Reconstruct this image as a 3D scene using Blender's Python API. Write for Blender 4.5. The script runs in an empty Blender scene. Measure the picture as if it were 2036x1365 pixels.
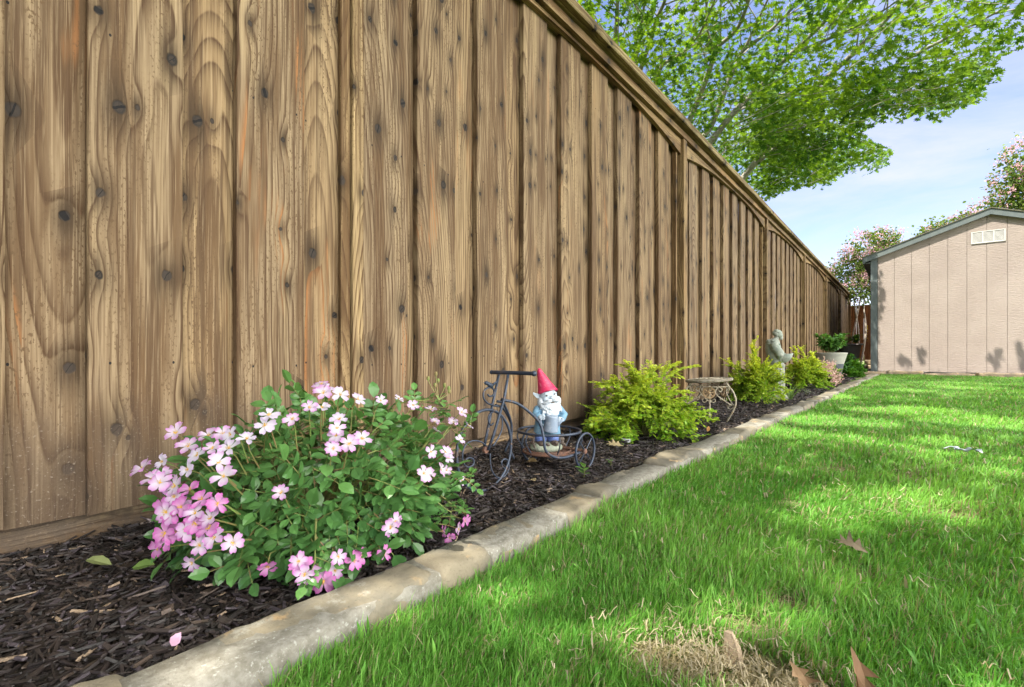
import bpy, math, random
import numpy as np
from mathutils import Vector, Matrix, noise as mn
R = math.radians
random.seed(7); rng = np.random.default_rng(11)
scene = bpy.context.scene
COL = scene.collection
# ------------------------------------------------------------------ camera, sky, sun, exposure
cam_d = bpy.data.cameras.new('camera'); cam = bpy.data.objects.new('camera', cam_d); COL.objects.link(cam)
CAM = Vector((1.05, 0.0, 0.32)); YAW = R(39.3)
cam.location = CAM; cam.rotation_euler = (R(90), 0, YAW)
cam_d.sensor_width = 36; cam_d.lens = 16.97; cam_d.shift_y = 0.01007
cam_d.clip_start = 0.02; cam_d.clip_end = 2000
scene.camera = cam
SUN = Vector((-0.20, -0.55, 1.0)).normalized()
world = bpy.data.worlds.new('World'); scene.world = world; world.use_nodes = True
wn = world.node_tree; wn.nodes.clear()
sky = wn.nodes.new('ShaderNodeTexSky'); sky.sky_type = 'NISHITA'; sky.sun_disc = False
sky.sun_elevation = math.asin(SUN.z); sky.sun_rotation = math.atan2(SUN.x, SUN.y)
sky.air_density = 1.2; sky.dust_density = 0.6; sky.ozone_density = 2.6
bg = wn.nodes.new('ShaderNodeBackground'); bg.inputs[1].default_value = 0.10; SKY_FILL = 33.0
tcw = wn.nodes.new('ShaderNodeTexCoord'); mpw = wn.nodes.new('ShaderNodeMapping')
mpw.inputs['Scale'].default_value = (1.0, 2.2, 4.5); mpw.inputs['Rotation'].default_value = (0.2, 0.35, 0.5)
cl = wn.nodes.new('ShaderNodeTexNoise'); cl.inputs['Scale'].default_value = 1.7; cl.inputs['Detail'].default_value = 8; cl.inputs['Roughness'].default_value = 0.62
cl.inputs['Distortion'].default_value = 0.6
clr = wn.nodes.new('ShaderNodeValToRGB'); clr.color_ramp.elements[0].position = 0.40; clr.color_ramp.elements[1].position = 0.72
clr.color_ramp.elements[0].color = (0, 0, 0, 1); clr.color_ramp.elements[1].color = (0.75, 0.75, 0.75, 1)
mx = wn.nodes.new('ShaderNodeMix'); mx.data_type = 'RGBA'; mx.inputs[7].default_value = (3.8, 4.2, 5.1, 1)
wo = wn.nodes.new('ShaderNodeOutputWorld')
L = wn.links.new
L(tcw.outputs['Generated'], mpw.inputs[0]); L(mpw.outputs[0], cl.inputs['Vector']); L(cl.outputs[0], clr.inputs[0])
L(clr.outputs[0], mx.inputs[0]); L(sky.outputs[0], mx.inputs[6])
# fill light added to the unseen sky beside the camera, broken up by noise
vd = wn.nodes.new('ShaderNodeVectorMath'); vd.operation = 'DOT_PRODUCT'; vd.inputs[1].default_value = Vector((0.95, 0.08, 0.28)).normalized()
ad = wn.nodes.new('ShaderNodeMath'); ad.operation = 'MULTIPLY_ADD'; ad.inputs[1].default_value = 0.7
cb = wn.nodes.new('ShaderNodeTexNoise'); cb.inputs['Scale'].default_value = 3.0; cb.inputs['Detail'].default_value = 6
mr = wn.nodes.new('ShaderNodeMapRange'); mr.interpolation_type = 'SMOOTHSTEP'; mr.inputs[1].default_value = 0.85; mr.inputs[2].default_value = 1.15
m2 = wn.nodes.new('ShaderNodeMix'); m2.data_type = 'RGBA'; m2.inputs[7].default_value = (SKY_FILL, SKY_FILL * 0.97, SKY_FILL * 0.92, 1)
L(tcw.outputs['Generated'], vd.inputs[0]); L(tcw.outputs['Generated'], cb.inputs['Vector']); L(cb.outputs[0], ad.inputs[0]); L(vd.outputs['Value'], ad.inputs[2])
L(ad.outputs[0], mr.inputs[0]); L(mr.outputs[0], m2.inputs[0]); tn = wn.nodes.new('ShaderNodeMix'); tn.data_type = 'RGBA'; tn.blend_type = 'MULTIPLY'; tn.inputs[0].default_value = 1.0; tn.inputs[7].default_value = (1.0, 0.90, 1.02, 1)
L(mx.outputs[2], tn.inputs[6]); L(tn.outputs[2], m2.inputs[6]); L(m2.outputs[2], bg.inputs[0]); L(bg.outputs[0], wo.inputs[0])
sd = bpy.data.lights.new('sun', 'SUN'); sd.energy = 5.0; sd.angle = R(0.53); sd.color = (1.0, 0.93, 0.80)
so = bpy.data.objects.new('sun', sd); COL.objects.link(so); so.rotation_euler = SUN.to_track_quat('Z', 'Y').to_euler()
scene.view_settings.view_transform = 'Standard'; scene.view_settings.look = 'None'
scene.view_settings.exposure = 1.42; scene.view_settings.gamma = 1.0
scene.cycles.max_bounces = 8; scene.cycles.transmission_bounces = 6; scene.cycles.diffuse_bounces = 5
scene.cycles.sample_clamp_indirect = 6

# ------------------------------------------------------------------ helpers
ORG = {}
def tag(o, label=None, cat=None, group=None, kind=None):
    if label: o['label'] = label
    if cat: o['category'] = cat
    if group: o['group'] = group
    if kind: o['kind'] = kind
    return o
def thing(name, loc, label, cat, group=None):
    o = bpy.data.objects.new(name, None); COL.objects.link(o); o.empty_display_size = 0.05
    o.location = loc; ORG[o] = Vector(loc); tag(o, label, cat, group); return o
def link(name, me, parent=None, org=None):
    o = bpy.data.objects.new(name, me); COL.objects.link(o)
    if parent is not None:
        o.parent = parent; ORG[o] = ORG[parent]
        me.transform(Matrix.Translation(-ORG[parent]))
    else:
        ORG[o] = Vector(org) if org is not None else Vector((0, 0, 0))
        if org is not None:
            me.transform(Matrix.Translation(-ORG[o])); o.location = org
    return o
def mesh_np(name, V, faces, mats, parent=None, col=None, uv=None, rnd=None, smooth=False, org=None, mi=None):
    """V (n,3); faces: list of int arrays (m,k). col per vertex (n,3); uv per vertex (n,2); rnd per vertex."""
    V = np.asarray(V, dtype=np.float32).reshape(-1, 3)
    faces = [np.asarray(f, dtype=np.int32) for f in faces if len(f)]
    flat = np.concatenate([f.ravel() for f in faces])
    tot = np.concatenate([np.full(len(f), f.shape[1], np.int32) for f in faces])
    st = np.concatenate([[0], np.cumsum(tot)[:-1]]).astype(np.int32)
    me = bpy.data.meshes.new(name)
    me.vertices.add(len(V)); me.vertices.foreach_set('co', V.ravel())
    me.loops.add(len(flat)); me.loops.foreach_set('vertex_index', flat)
    me.polygons.add(len(tot)); me.polygons.foreach_set('loop_start', st)
    try: me.polygons.foreach_set('loop_total', tot)
    except Exception: pass
    me.update(calc_edges=True)
    me.polygons.foreach_set('use_smooth', np.full(len(tot), bool(smooth), dtype=bool))
    if mi is not None: me.polygons.foreach_set('material_index', np.asarray(mi, np.int32))
    if col is not None:
        a = me.color_attributes.new('Col', 'FLOAT_COLOR', 'POINT')
        c4 = np.ones((len(V), 4), np.float32); c4[:, :3] = col; a.data.foreach_set('color', c4.ravel())
    if uv is not None:
        u = me.uv_layers.new(name='UVMap'); u.data.foreach_set('uv', np.asarray(uv, np.float32)[flat].ravel())
    if rnd is not None:
        a = me.attributes.new('rnd', 'FLOAT', 'POINT'); a.data.foreach_set('value', np.asarray(rnd, np.float32))
    for m in (mats if isinstance(mats, (list, tuple)) else [mats]): me.materials.append(m)
    me.validate()
    return link(name, me, parent, org)
class MB:
    """collects shapes into one mesh"""
    def __init__(s): s.V = []; s.F = {}; s.UV = []; s.R = []; s.n = 0
    def add(s, V, F, uv=None, rnd=0.0):
        V = np.asarray(V, float).reshape(-1, 3)
        for f in F: s.F.setdefault(len(f), []).append([i + s.n for i in f])
        s.V.append(V); s.n += len(V)
        s.UV.append(np.asarray(uv, float) if uv is not None else V[:, :2] * 0 + 0.0); s.R.append(np.full(len(V), rnd))
    def box(s, a, b, uv=None, rnd=0.0):
        x0, y0, z0 = a; x1, y1, z1 = b
        V = [(x0, y0, z0), (x1, y0, z0), (x1, y1, z0), (x0, y1, z0), (x0, y0, z1), (x1, y0, z1), (x1, y1, z1), (x0, y1, z1)]
        s.add(V, [(3, 2, 1, 0), (4, 5, 6, 7), (0, 1, 5, 4), (1, 2, 6, 5), (2, 3, 7, 6), (3, 0, 4, 7)], uv, rnd)
    def loft(s, rings, cap=True, uv=None, rnd=0.0, closed=False):
        n = len(rings[0]); V = [p for r in rings for p in r]; F = []
        m = len(rings)
        for i in range(m if closed else m - 1):
            j = (i + 1) % m
            for k in range(n): F.append((i * n + k, i * n + (k + 1) % n, j * n + (k + 1) % n, j * n + k))
        if cap and not closed:
            F.append(tuple(range(n))[::-1]); F.append(tuple((m - 1) * n + k for k in range(n)))
        s.add(V, F, uv, rnd)
    def tube(s, pts, r, n=8, closed=False, flat=None):
        pts = [Vector(p) for p in pts]; m = len(pts)
        rr = r if isinstance(r, (list, tuple)) else [r] * m
        rings = []; prev = None
        for i, p in enumerate(pts):
            a = pts[(i - 1) % m] if (closed or i > 0) else p; b = pts[(i + 1) % m] if (closed or i < m - 1) else p
            t = (b - a).normalized()
            if prev is None:
                up = Vector((0, 0, 1)) if abs(t.z) < 0.9 else Vector((1, 0, 0)); u = t.cross(up).normalized()
            else: u = (prev - t * prev.dot(t)).normalized()
            prev = u; v = t.cross(u)
            rings.append([tuple(p + (u * math.cos(2 * math.pi * k / n) + v * math.sin(2 * math.pi * k / n)) * rr[i]) for k in range(n)])
        s.loft(rings, cap=True, closed=closed)
    def lathe(s, prof, c, n=32, axis=None, cap=True):
        M = axis if axis is not None else Matrix.Identity(3)
        s.loft([[tuple(Vector(c) + M @ Vector((r * math.cos(2 * math.pi * k / n), r * math.sin(2 * math.pi * k / n), z))) for k in range(n)] for r, z in prof], cap=cap)
    def ell(s, c, r, M=None, n=14):
        M = M or Matrix.Identity(3); prof = []
        rings = []
        for i in range(1, n):
            a = math.pi * i / n
            rings.append([tuple(Vector(c) + M @ Vector((r[0] * math.sin(a) * math.cos(2 * math.pi * k / (2 * n)), r[1] * math.sin(a) * math.sin(2 * math.pi * k / (2 * n)), -r[2] * math.cos(a)))) for k in range(2 * n)])
        s.loft(rings)
    def build(s, name, mat, parent=None, smooth=False, org=None):
        return mesh_np(name, np.concatenate(s.V), [np.array(v) for v in s.F.values()], mat, parent, uv=np.concatenate(s.UV), rnd=np.concatenate(s.R), smooth=smooth, org=org)
def blob(name, mb, mat, parent, voxel=0.002, it=4, org=None):
    """join overlapping closed shapes into one continuous skin"""
    o = mb.build(name + '_raw', mat, None)
    m = o.modifiers.new('r', 'REMESH'); m.mode = 'VOXEL'; m.voxel_size = voxel
    k = o.modifiers.new('s', 'SMOOTH'); k.iterations = it; k.factor = 0.5
    dg = bpy.context.evaluated_depsgraph_get(); dg.update()
    me = bpy.data.meshes.new_from_object(o.evaluated_get(dg)); old = o.data
    bpy.data.objects.remove(o); bpy.data.meshes.remove(old); me.name = name
    me.polygons.foreach_set('use_smooth', np.ones(len(me.polygons), dtype=bool))
    if not me.materials: me.materials.append(mat)
    return link(name, me, parent, org)
def frame_of(t):
    t = Vector(t).normalized(); up = Vector((0, 0, 1)) if abs(t.z) < 0.95 else Vector((1, 0, 0))
    u = up.cross(t).normalized(); return Matrix((u, t.cross(u), t)).transposed()
def smooth_path(pts, k=6):
    pts = [Vector(p) for p in pts]; P = [pts[0] * 2 - pts[1]] + pts + [pts[-1] * 2 - pts[-2]]; out = []
    for i in range(1, len(P) - 2):
        for j in range(k):
            t = j / k; a, b, c, d = P[i - 1], P[i], P[i + 1], P[i + 2]
            out.append(0.5 * ((2 * b) + (c - a) * t + (2 * a - 5 * b + 4 * c - d) * t * t + (3 * b - a - 3 * c + d) * t ** 3))
    return out + [pts[-1]]
def inst(tv, tf, pos, mats, col):
    """stamp template (tv,tf dict k->(m,k)) ; mats (N,3,3) columns = local axes ; col (N,3) or (N,k,3)"""
    tv = np.asarray(tv, float); N = len(pos); n = len(tv)
    V = np.einsum('nij,kj->nki', mats, tv) + pos[:, None, :]
    F = [(f[None] + (np.arange(N) * n)[:, None, None]).reshape(-1, f.shape[1]) for f in [np.asarray(x) for x in tf]]
    c = col if col.ndim == 3 else np.repeat(col[:, None, :], n, 1)
    return V.reshape(-1, 3), F, c.reshape(-1, 3)
def basis(t, nrm):
    """arrays: t = length axis, nrm = approx normal -> matrices with columns (side, t, normal)"""
    t = t / np.linalg.norm(t, axis=1, keepdims=True)
    s = np.cross(t, nrm); s /= np.linalg.norm(s, axis=1, keepdims=True) + 1e-9
    n = np.cross(s, t)
    return np.stack([s, t, n], axis=2)
def unit(a): return a / (np.linalg.norm(a, axis=-1, keepdims=True) + 1e-9)

# ------------------------------------------------------------------ node helpers
class NT:
    def __init__(s, name):
        s.m = bpy.data.materials.new(name); s.m.use_nodes = True; s.t = s.m.node_tree; s.t.nodes.clear()
        s.out = s.t.nodes.new('ShaderNodeOutputMaterial')
    def n(s, typ, **kw):
        nd = s.t.nodes.new(typ)
        for k, v in kw.items(): setattr(nd, k, v)
        return nd
    def put(s, inp, v):
        if v is None: return
        if isinstance(v, bpy.types.NodeSocket): s.t.links.new(v, inp)
        else: inp.default_value = v
    def M(s, op, a, b=None, c=None, clamp=False):
        nd = s.n('ShaderNodeMath', operation=op, use_clamp=clamp); s.put(nd.inputs[0], a); s.put(nd.inputs[1], b); s.put(nd.inputs[2], c); return nd.outputs[0]
    def vec(s, x, y, z):
        nd = s.n('ShaderNodeCombineXYZ'); s.put(nd.inputs[0], x); s.put(nd.inputs[1], y); s.put(nd.inputs[2], z); return nd.outputs[0]
    def noise(s, v, scale, detail=3, rough=0.5, dist=0.0):
        nd = s.n('ShaderNodeTexNoise'); s.put(nd.inputs['Vector'], v); nd.inputs['Scale'].default_value = scale
        nd.inputs['Detail'].default_value = detail; nd.inputs['Roughness'].default_value = rough; nd.inputs['Distortion'].default_value = dist; return nd.outputs[0]
    def mix(s, f, a, b, mode='MIX'):
        nd = s.n('ShaderNodeMix', data_type='RGBA', blend_type=mode); s.put(nd.inputs[0], f)
        s.put(nd.inputs[6], a if isinstance(a, bpy.types.NodeSocket) else (*a, 1)); s.put(nd.inputs[7], b if isinstance(b, bpy.types.NodeSocket) else (*b, 1)); return nd.outputs[2]
    def ss(s, x, lo, hi):
        nd = s.n('ShaderNodeMapRange', interpolation_type='SMOOTHSTEP'); s.put(nd.inputs[0], x); nd.inputs[1].default_value = lo; nd.inputs[2].default_value = hi; return nd.outputs[0]
    def obj(s): return s.n('ShaderNodeTexCoord').outputs['Object']
    def attr(s, name, o='Fac'): return s.n('ShaderNodeAttribute', attribute_name=name).outputs[o]
    def bump(s, h, strength, dist):
        nd = s.n('ShaderNodeBump'); s.put(nd.inputs['Height'], h); nd.inputs['Strength'].default_value = strength; nd.inputs['Distance'].default_value = dist; return nd.outputs[0]
    def bsdf(s, col, rough=0.7, normal=None, spec=0.3, metal=0.0):
        p = s.n('ShaderNodeBsdfPrincipled'); s.put(p.inputs['Base Color'], col if isinstance(col, bpy.types.NodeSocket) else (*col, 1))
        s.put(p.inputs['Roughness'], rough); s.put(p.inputs['Normal'], normal); p.inputs['Specular IOR Level'].default_value = spec; s.put(p.inputs['Metallic'], metal); return p.outputs[0]
    def done(s, sh): s.t.links.new(sh, s.out.inputs[0]); return s.m
def nmat(name, c1, c2, scale=20, rough=0.7, bump=0.3, bs=60, bd=0.002, metal=0.0, lo=0.35, hi=0.65, spec=0.3, c3=None):
    t = NT(name); v = t.obj()
    c = t.mix(t.ss(t.noise(v, scale, 6, 0.65), lo, hi), c1, c2)
    if c3: c = t.mix(t.ss(t.noise(v, scale * 2.7, 5, 0.7), 0.56, 0.68), c, c3)
    return t.done(t.bsdf(c, rough, t.bump(t.noise(v, bs, 5, 0.6), bump, bd), spec, metal))
def leafmat(name, trans=0.4, rough=0.45, spec=0.35, tc=(1.25, 1.2, 0.5)):
    t = NT(name); c = t.attr('Col', 'Color')
    c = t.mix(t.M('MULTIPLY', t.noise(t.obj(), 60, 3), 0.35), c, (0.02, 0.04, 0.01))
    d = t.bsdf(c, rough, None, spec)
    tr = t.n('ShaderNodeBsdfTranslucent'); t.t.links.new(t.mix(1.0, c, tc, 'MULTIPLY'), tr.inputs[0])
    mx = t.n('ShaderNodeMixShader'); mx.inputs[0].default_value = trans; t.t.links.new(d, mx.inputs[1]); t.t.links.new(tr.outputs[0], mx.inputs[2])
    return t.done(mx.outputs[0])
def wood(name, tone=(1, 1, 1), knots=True, splash=False, nails=False, ring=0.0068, dirt=False):
    t = NT(name); uvn = t.n('ShaderNodeUVMap', uv_map='UVMap'); sp = t.n('ShaderNodeSeparateXYZ'); t.t.links.new(uvn.outputs[0], sp.inputs[0])
    u, v = sp.outputs[0], sp.outputs[1]; rnd = t.attr('rnd'); M = t.M
    r10 = M('MULTIPLY', rnd, 53.7); r2 = M('FRACT', M('MULTIPLY', rnd, 17.31)); r3 = M('FRACT', M('MULTIPLY', rnd, 71.7)); r4 = M('FRACT', M('MULTIPLY', rnd, 151.3))
    wob = M('SUBTRACT', t.noise(t.vec(M('MULTIPLY', u, 5), M('MULTIPLY', v, 1.6), r10), 1.0, 3), 0.5)
    wob2 = M('SUBTRACT', t.noise(t.vec(M('MULTIPLY', u, 40), M('MULTIPLY', v, 9), r10), 1.0, 3, 0.6), 0.5)
    hv = t.noise(t.vec(M('MULTIPLY', v, 0.62), r10, 0.0), 1.0, 1)
    h = M('ADD', 0.004, M('MULTIPLY', M('POWER', hv, 1.6), 0.24))
    u0 = M('MULTIPLY', M('SUBTRACT', r2, 0.5), 0.27)
    du0 = M('ADD', M('SUBTRACT', u, u0), M('MULTIPLY', wob, 0.030))
    r = M('SQRT', M('ADD', M('MULTIPLY', du0, du0), M('MULTIPLY', h, h)))
    r = M('ADD', r, M('MULTIPLY', wob2, 0.0013))
    if knots:
        cu, cv = 0.078, 0.135
        vn = t.n('ShaderNodeTexVoronoi', voronoi_dimensions='2D'); vn.inputs['Scale'].default_value = 1.0; vn.inputs['Randomness'].default_value = 0.92
        pu = M('ADD', M('DIVIDE', u, cu), M('MULTIPLY', rnd, 31.3)); pv = M('ADD', M('DIVIDE', v, cv), M('MULTIPLY', rnd, 57.1))
        t.put(vn.inputs['Vector'], t.vec(pu, pv, 0.0))
        ps = t.n('ShaderNodeSeparateXYZ'); t.t.links.new(vn.outputs['Position'], ps.inputs[0])
        cs = t.n('ShaderNodeSeparateColor'); t.t.links.new(vn.outputs['Color'], cs.inputs[0])
        du = M('MULTIPLY', M('SUBTRACT', pu, ps.outputs[0]), cu); dv = M('MULTIPLY', M('SUBTRACT', pv, ps.outputs[1]), cv)
        du = M('ADD', du, M('MULTIPLY', wob2, 0.012)); dv = M('ADD', dv, M('MULTIPLY', M('SUBTRACT', t.noise(t.vec(M('MULTIPLY', u, 120), M('MULTIPLY', v, 120), r10), 1.0, 2), 0.5), 0.006))
        dk = M('SQRT', M('ADD', M('MULTIPLY', du, du), M('MULTIPLY', M('MULTIPLY', dv, dv), 0.62)))
        dl = M('SQRT', M('ADD', M('MULTIPLY', du, du), M('MULTIPLY', M('MULTIPLY', dv, dv), 0.20)))
        pres = M('GREATER_THAN', cs.outputs[1], 0.30)
        rk = M('ADD', 0.0036, M('MULTIPLY', M('POWER', cs.outputs[0], 1.5), 0.0070))
        q = M('DIVIDE', dk, rk); ql = M('DIVIDE', dl, rk)
        kmask = M('MULTIPLY', pres, M('SUBTRACT', 1.0, t.ss(q, 0.72, 1.12)))
        halo = M('MULTIPLY', pres, M('EXPONENT', M('MULTIPLY', M('MULTIPLY', q, q), -0.23)))
        haloL = M('MULTIPLY', pres, M('EXPONENT', M('MULTIPLY', M('MULTIPLY', ql, ql), -0.16)))
        swirl = M('MULTIPLY', pres, M('EXPONENT', M('MULTIPLY', M('MULTIPLY', dl, dl), -3400.0)))
        r = M('ADD', r, M('MULTIPLY', swirl, 0.009))
    spacing = M('ADD', ring * 0.75, M('MULTIPLY', r3, ring * 0.6))
    ph = M('DIVIDE', M('ADD', r, M('MULTIPLY', M('SUBTRACT', t.noise(t.vec(M('MULTIPLY', r, 90), r10, 0.0), 1.0, 2), 0.5), 0.006)), spacing)
    saw = M('FRACT', ph); late = M('POWER', saw, 2.6); late = M('MULTIPLY', late, t.ss(saw, 1.0, 0.86))
    # band strength changes from ring to ring
    rs = t.noise(t.vec(M('MULTIPLY', M('FLOOR', ph), 3.77), r10, 1.0), 1.0, 0); late = M('MULTIPLY', late, M('ADD', 0.30, M('MULTIPLY', rs, 1.5)))
    fib = t.noise(t.vec(M('MULTIPLY', M('ADD', u, M('MULTIPLY', wob, 0.02)), 380), M('MULTIPLY', v, 5.0), r10), 1.0, 4, 0.6)
    fur = t.noise(t.vec(M('MULTIPLY', u, 300), M('MULTIPLY', v, 130), r10), 1.0, 3, 0.6)
    late = M('MULTIPLY', late, M('ADD', 0.65, M('MULTIPLY', t.ss(fib, 0.35, 0.65), 0.8)))
    T = lambda c: tuple(a * b for a, b in zip(c, tone))
    base = t.mix(r4, T((0.36, 0.268, 0.155)), T((0.285, 0.228, 0.160)))
    blot = t.noise(t.vec(M('MULTIPLY', u, 22), M('MULTIPLY', v, 1.5), r10), 1.0, 4, 0.6)
    base = t.mix(t.ss(blot, 0.45, 0.64), base, T((0.140, 0.088, 0.045)))
    stk = t.noise(t.vec(M('MULTIPLY', u, 75), M('MULTIPLY', v, 1.6), M('ADD', r10, 4.0)), 1.0, 4, 0.65)
    base = t.mix(M('MULTIPLY', t.ss(stk, 0.53, 0.58), 0.75), base, T((0.095, 0.058, 0.030)))
    base = t.mix(M('MULTIPLY', t.ss(M('SUBTRACT', 1.0, blot), 0.52, 0.68), 0.6), base, T((0.46, 0.37, 0.235)))
    zone = t.ss(t.noise(t.vec(M('MULTIPLY', u, 16), M('MULTIPLY', v, 1.9), M('ADD', r10, 9.0)), 1.0, 3, 0.5), 0.60, 0.70)
    latec = t.mix(zone, T((0.080, 0.044, 0.021)), T((0.42, 0.20, 0.08)))
    c = t.mix(M('MULTIPLY', late, 1.15, None, True), base, latec)
    c = t.mix(M('MULTIPLY', t.ss(fib, 0.52, 0.62), 0.46), c, T((0.15, 0.10, 0.06)))
    c = t.mix(M('MULTIPLY', t.ss(fib, 0.46, 0.36), 0.24), c, T((0.62, 0.52, 0.38)))
    furz = M('MULTIPLY', t.ss(fur, 0.56, 0.62), t.ss(t.noise(t.vec(M('MULTIPLY', u, 26), M('MULTIPLY', v, 2.5), r10), 1.0, 3), 0.42, 0.62))
    c = t.mix(M('MULTIPLY', furz, 0.95), c, T((0.13, 0.085, 0.045)))
    hgt = M('ADD', M('MULTIPLY', late, 0.55), M('ADD', M('MULTIPLY', fib, 0.5), M('MULTIPLY', fur, 0.35)))
    if knots:
        c = t.mix(M('MULTIPLY', haloL, M('ADD', 0.35, M('MULTIPLY', t.ss(stk, 0.3, 0.6), 0.65))), c, T((0.050, 0.032, 0.016)))
        kr = M('MULTIPLY', M('SINE', M('MULTIPLY', dk, 2600.0)), 0.3); kr = M('ADD', kr, M('SUBTRACT', 0.7, M('MULTIPLY', t.ss(q, 0.35, 0.75), 1.7)))
        kc = t.mix(M('MULTIPLY', M('ADD', kr, 1.0), 0.5), (0.007, 0.006, 0.005), (0.030, 0.021, 0.015))
        c = t.mix(kmask, c, t.mix(cs.outputs[2], kc, (0.035, 0.026, 0.020)))
        crk = M('MULTIPLY', M('MULTIPLY', kmask, M('GREATER_THAN', cs.outputs[0], 0.55)), M('LESS_THAN', M('ABSOLUTE', M('ADD', M('MULTIPLY', du, M('SUBTRACT', M('MULTIPLY', cs.outputs[2], 4.0), 2.0)), M('MULTIPLY', dv, M('SUBTRACT', 1.5, M('MULTIPLY', cs.outputs[2], 2.6))))), 0.0008))
        c = t.mix(crk, c, (0.004, 0.003, 0.003))
        hgt = M('SUBTRACT', hgt, M('MULTIPLY', kmask, 0.9))
    if nails:
        nm = None
        for z in (0.302, 0.85, 1.36):
            for x in (-0.047, 0.043):
                a = M('SUBTRACT', u, M('ADD', x, M('MULTIPLY', M('SUBTRACT', r3, 0.5), 0.02))); b = M('SUBTRACT', v, M('ADD', z, M('MULTIPLY', M('SUBTRACT', r2, 0.5), 0.022)))
                k = M('LESS_THAN', M('ADD', M('MULTIPLY', a, a), M('MULTIPLY', M('MULTIPLY', b, b), 0.5)), 3.2e-6)
                nm = k if nm is None else M('MAXIMUM', nm, k)
        c = t.mix(nm, c, (0.012, 0.010, 0.009)); hgt = M('SUBTRACT', hgt, M('MULTIPLY', nm, 1.5))
    rough = 0.72
    if dirt:
        ov = t.obj(); dn = t.noise(ov, 7, 6, 0.75); c = t.mix(t.M('MULTIPLY', t.ss(dn, 0.34, 0.58), 0.85), c, (0.085, 0.066, 0.050)); g2 = t.noise(ov, 170, 4, 0.7)
        c = t.mix(t.M('MULTIPLY', t.ss(g2, 0.58, 0.70), 0.4), c, (0.26, 0.21, 0.17)); hgt = M('ADD', hgt, M('MULTIPLY', g2, 1.2))
    if splash:
        sn = t.noise(t.vec(M('MULTIPLY', u, 12), M('MULTIPLY', v, 4), r10), 1.0, 5, 0.65)
        s_ = t.ss(M('SUBTRACT', M('ADD', M('MULTIPLY', sn, 0.42), 0.02), v), -0.05, 0.16)
        c = t.mix(M('MULTIPLY', s_, 0.66), c, (0.085, 0.060, 0.042))
        g = t.noise(t.vec(M('MULTIPLY', u, 260), M('MULTIPLY', v, 260), r10), 1.0, 3)
        c = t.mix(M('MULTIPLY', t.ss(g, 0.60, 0.72), M('MULTIPLY', s_, 0.5)), c, (0.30, 0.25, 0.20))
        hgt = M('ADD', hgt, M('MULTIPLY', M('MULTIPLY', g, s_), 0.8))
    return t.done(t.bsdf(c, rough, t.bump(hgt, 0.7, 0.0018), 0.25))
# ------------------------------------------------------------------ setting: soil, lawn, mulch bed
def curb_x(Y): return 0.494 + 0.005 * math.sin(Y * 2.1) + 0.021 * max(0, Y - 1)
def grid(x0, x1, y0, y1, nx, ny, zf):
    X, Y = np.meshgrid(np.linspace(x0, x1, nx), np.linspace(y0, y1, ny)); Z = np.vectorize(zf)(X, Y)
    V = np.stack([X.ravel(), Y.ravel(), Z.ravel()], 1); i = np.arange(nx * ny).reshape(ny, nx)
    F = np.stack([i[:-1, :-1], i[:-1, 1:], i[1:, 1:], i[1:, :-1]], -1).reshape(-1, 4); return V, F
m_soil = nmat('soil', (0.10, 0.075, 0.05), (0.20, 0.16, 0.10), 6, 0.95, 0.8, 40, 0.01)
t = NT('lawn_soil'); v = t.obj()
c = t.mix(t.ss(t.noise(v, 3.0, 4), 0.4, 0.65), (0.08, 0.15, 0.025), (0.20, 0.19, 0.07)); c = t.mix(t.ss(t.noise(v, 120, 4, 0.7), 0.45, 0.7), c, (0.03, 0.05, 0.01))
m_lawn = t.done(t.bsdf(c, 0.95, t.bump(t.noise(v, 150, 4), 0.8, 0.01)))
V, F = grid(-60, 60, -40, 80, 40, 40, lambda x, y: -0.035)
tag(mesh_np('ground', V, [F], m_lawn), kind='structure')
def lawn_z(x, y):
    return 0.004 + 0.014 * (mn.noise((x * 2.2, y * 2.2, 0)) + 0.6 * mn.noise((x * 5, y * 5, 3)))
V, F = grid(0.53, 9.0, -1.2, 9.3, 180, 240, lambda x, y: lawn_z(x, y))
tag(mesh_np('lawn', V, [F], m_lawn, smooth=True), kind='structure')
m_bed = nmat('bed_soil', (0.018, 0.014, 0.012), (0.05, 0.038, 0.03), 40, 0.95, 1.0, 120, 0.01)
def bed_z(x, y):
    return -0.004 + 0.012 * mn.noise((x * 6, y * 6, 0)) + 0.006 * mn.noise((x * 19, y * 19, 5)) + (0.012 if y > 9 else 0)
V, F = grid(-0.08, 0.60, -1.4, 13.4, 40, 600, bed_z)
V[:, 0] = np.where(V[:, 0] > 0.5, V[:, 0] * 1.0, V[:, 0])
tag(mesh_np('garden_bed', V, [F], m_bed, smooth=True), kind='structure')
V, F = grid(0.55, 4.5, 9.25, 13.4, 20, 20, lambda x, y: 0.0)
tag(mesh_np('bare_soil', V, [F], m_soil), kind='structure')

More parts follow.
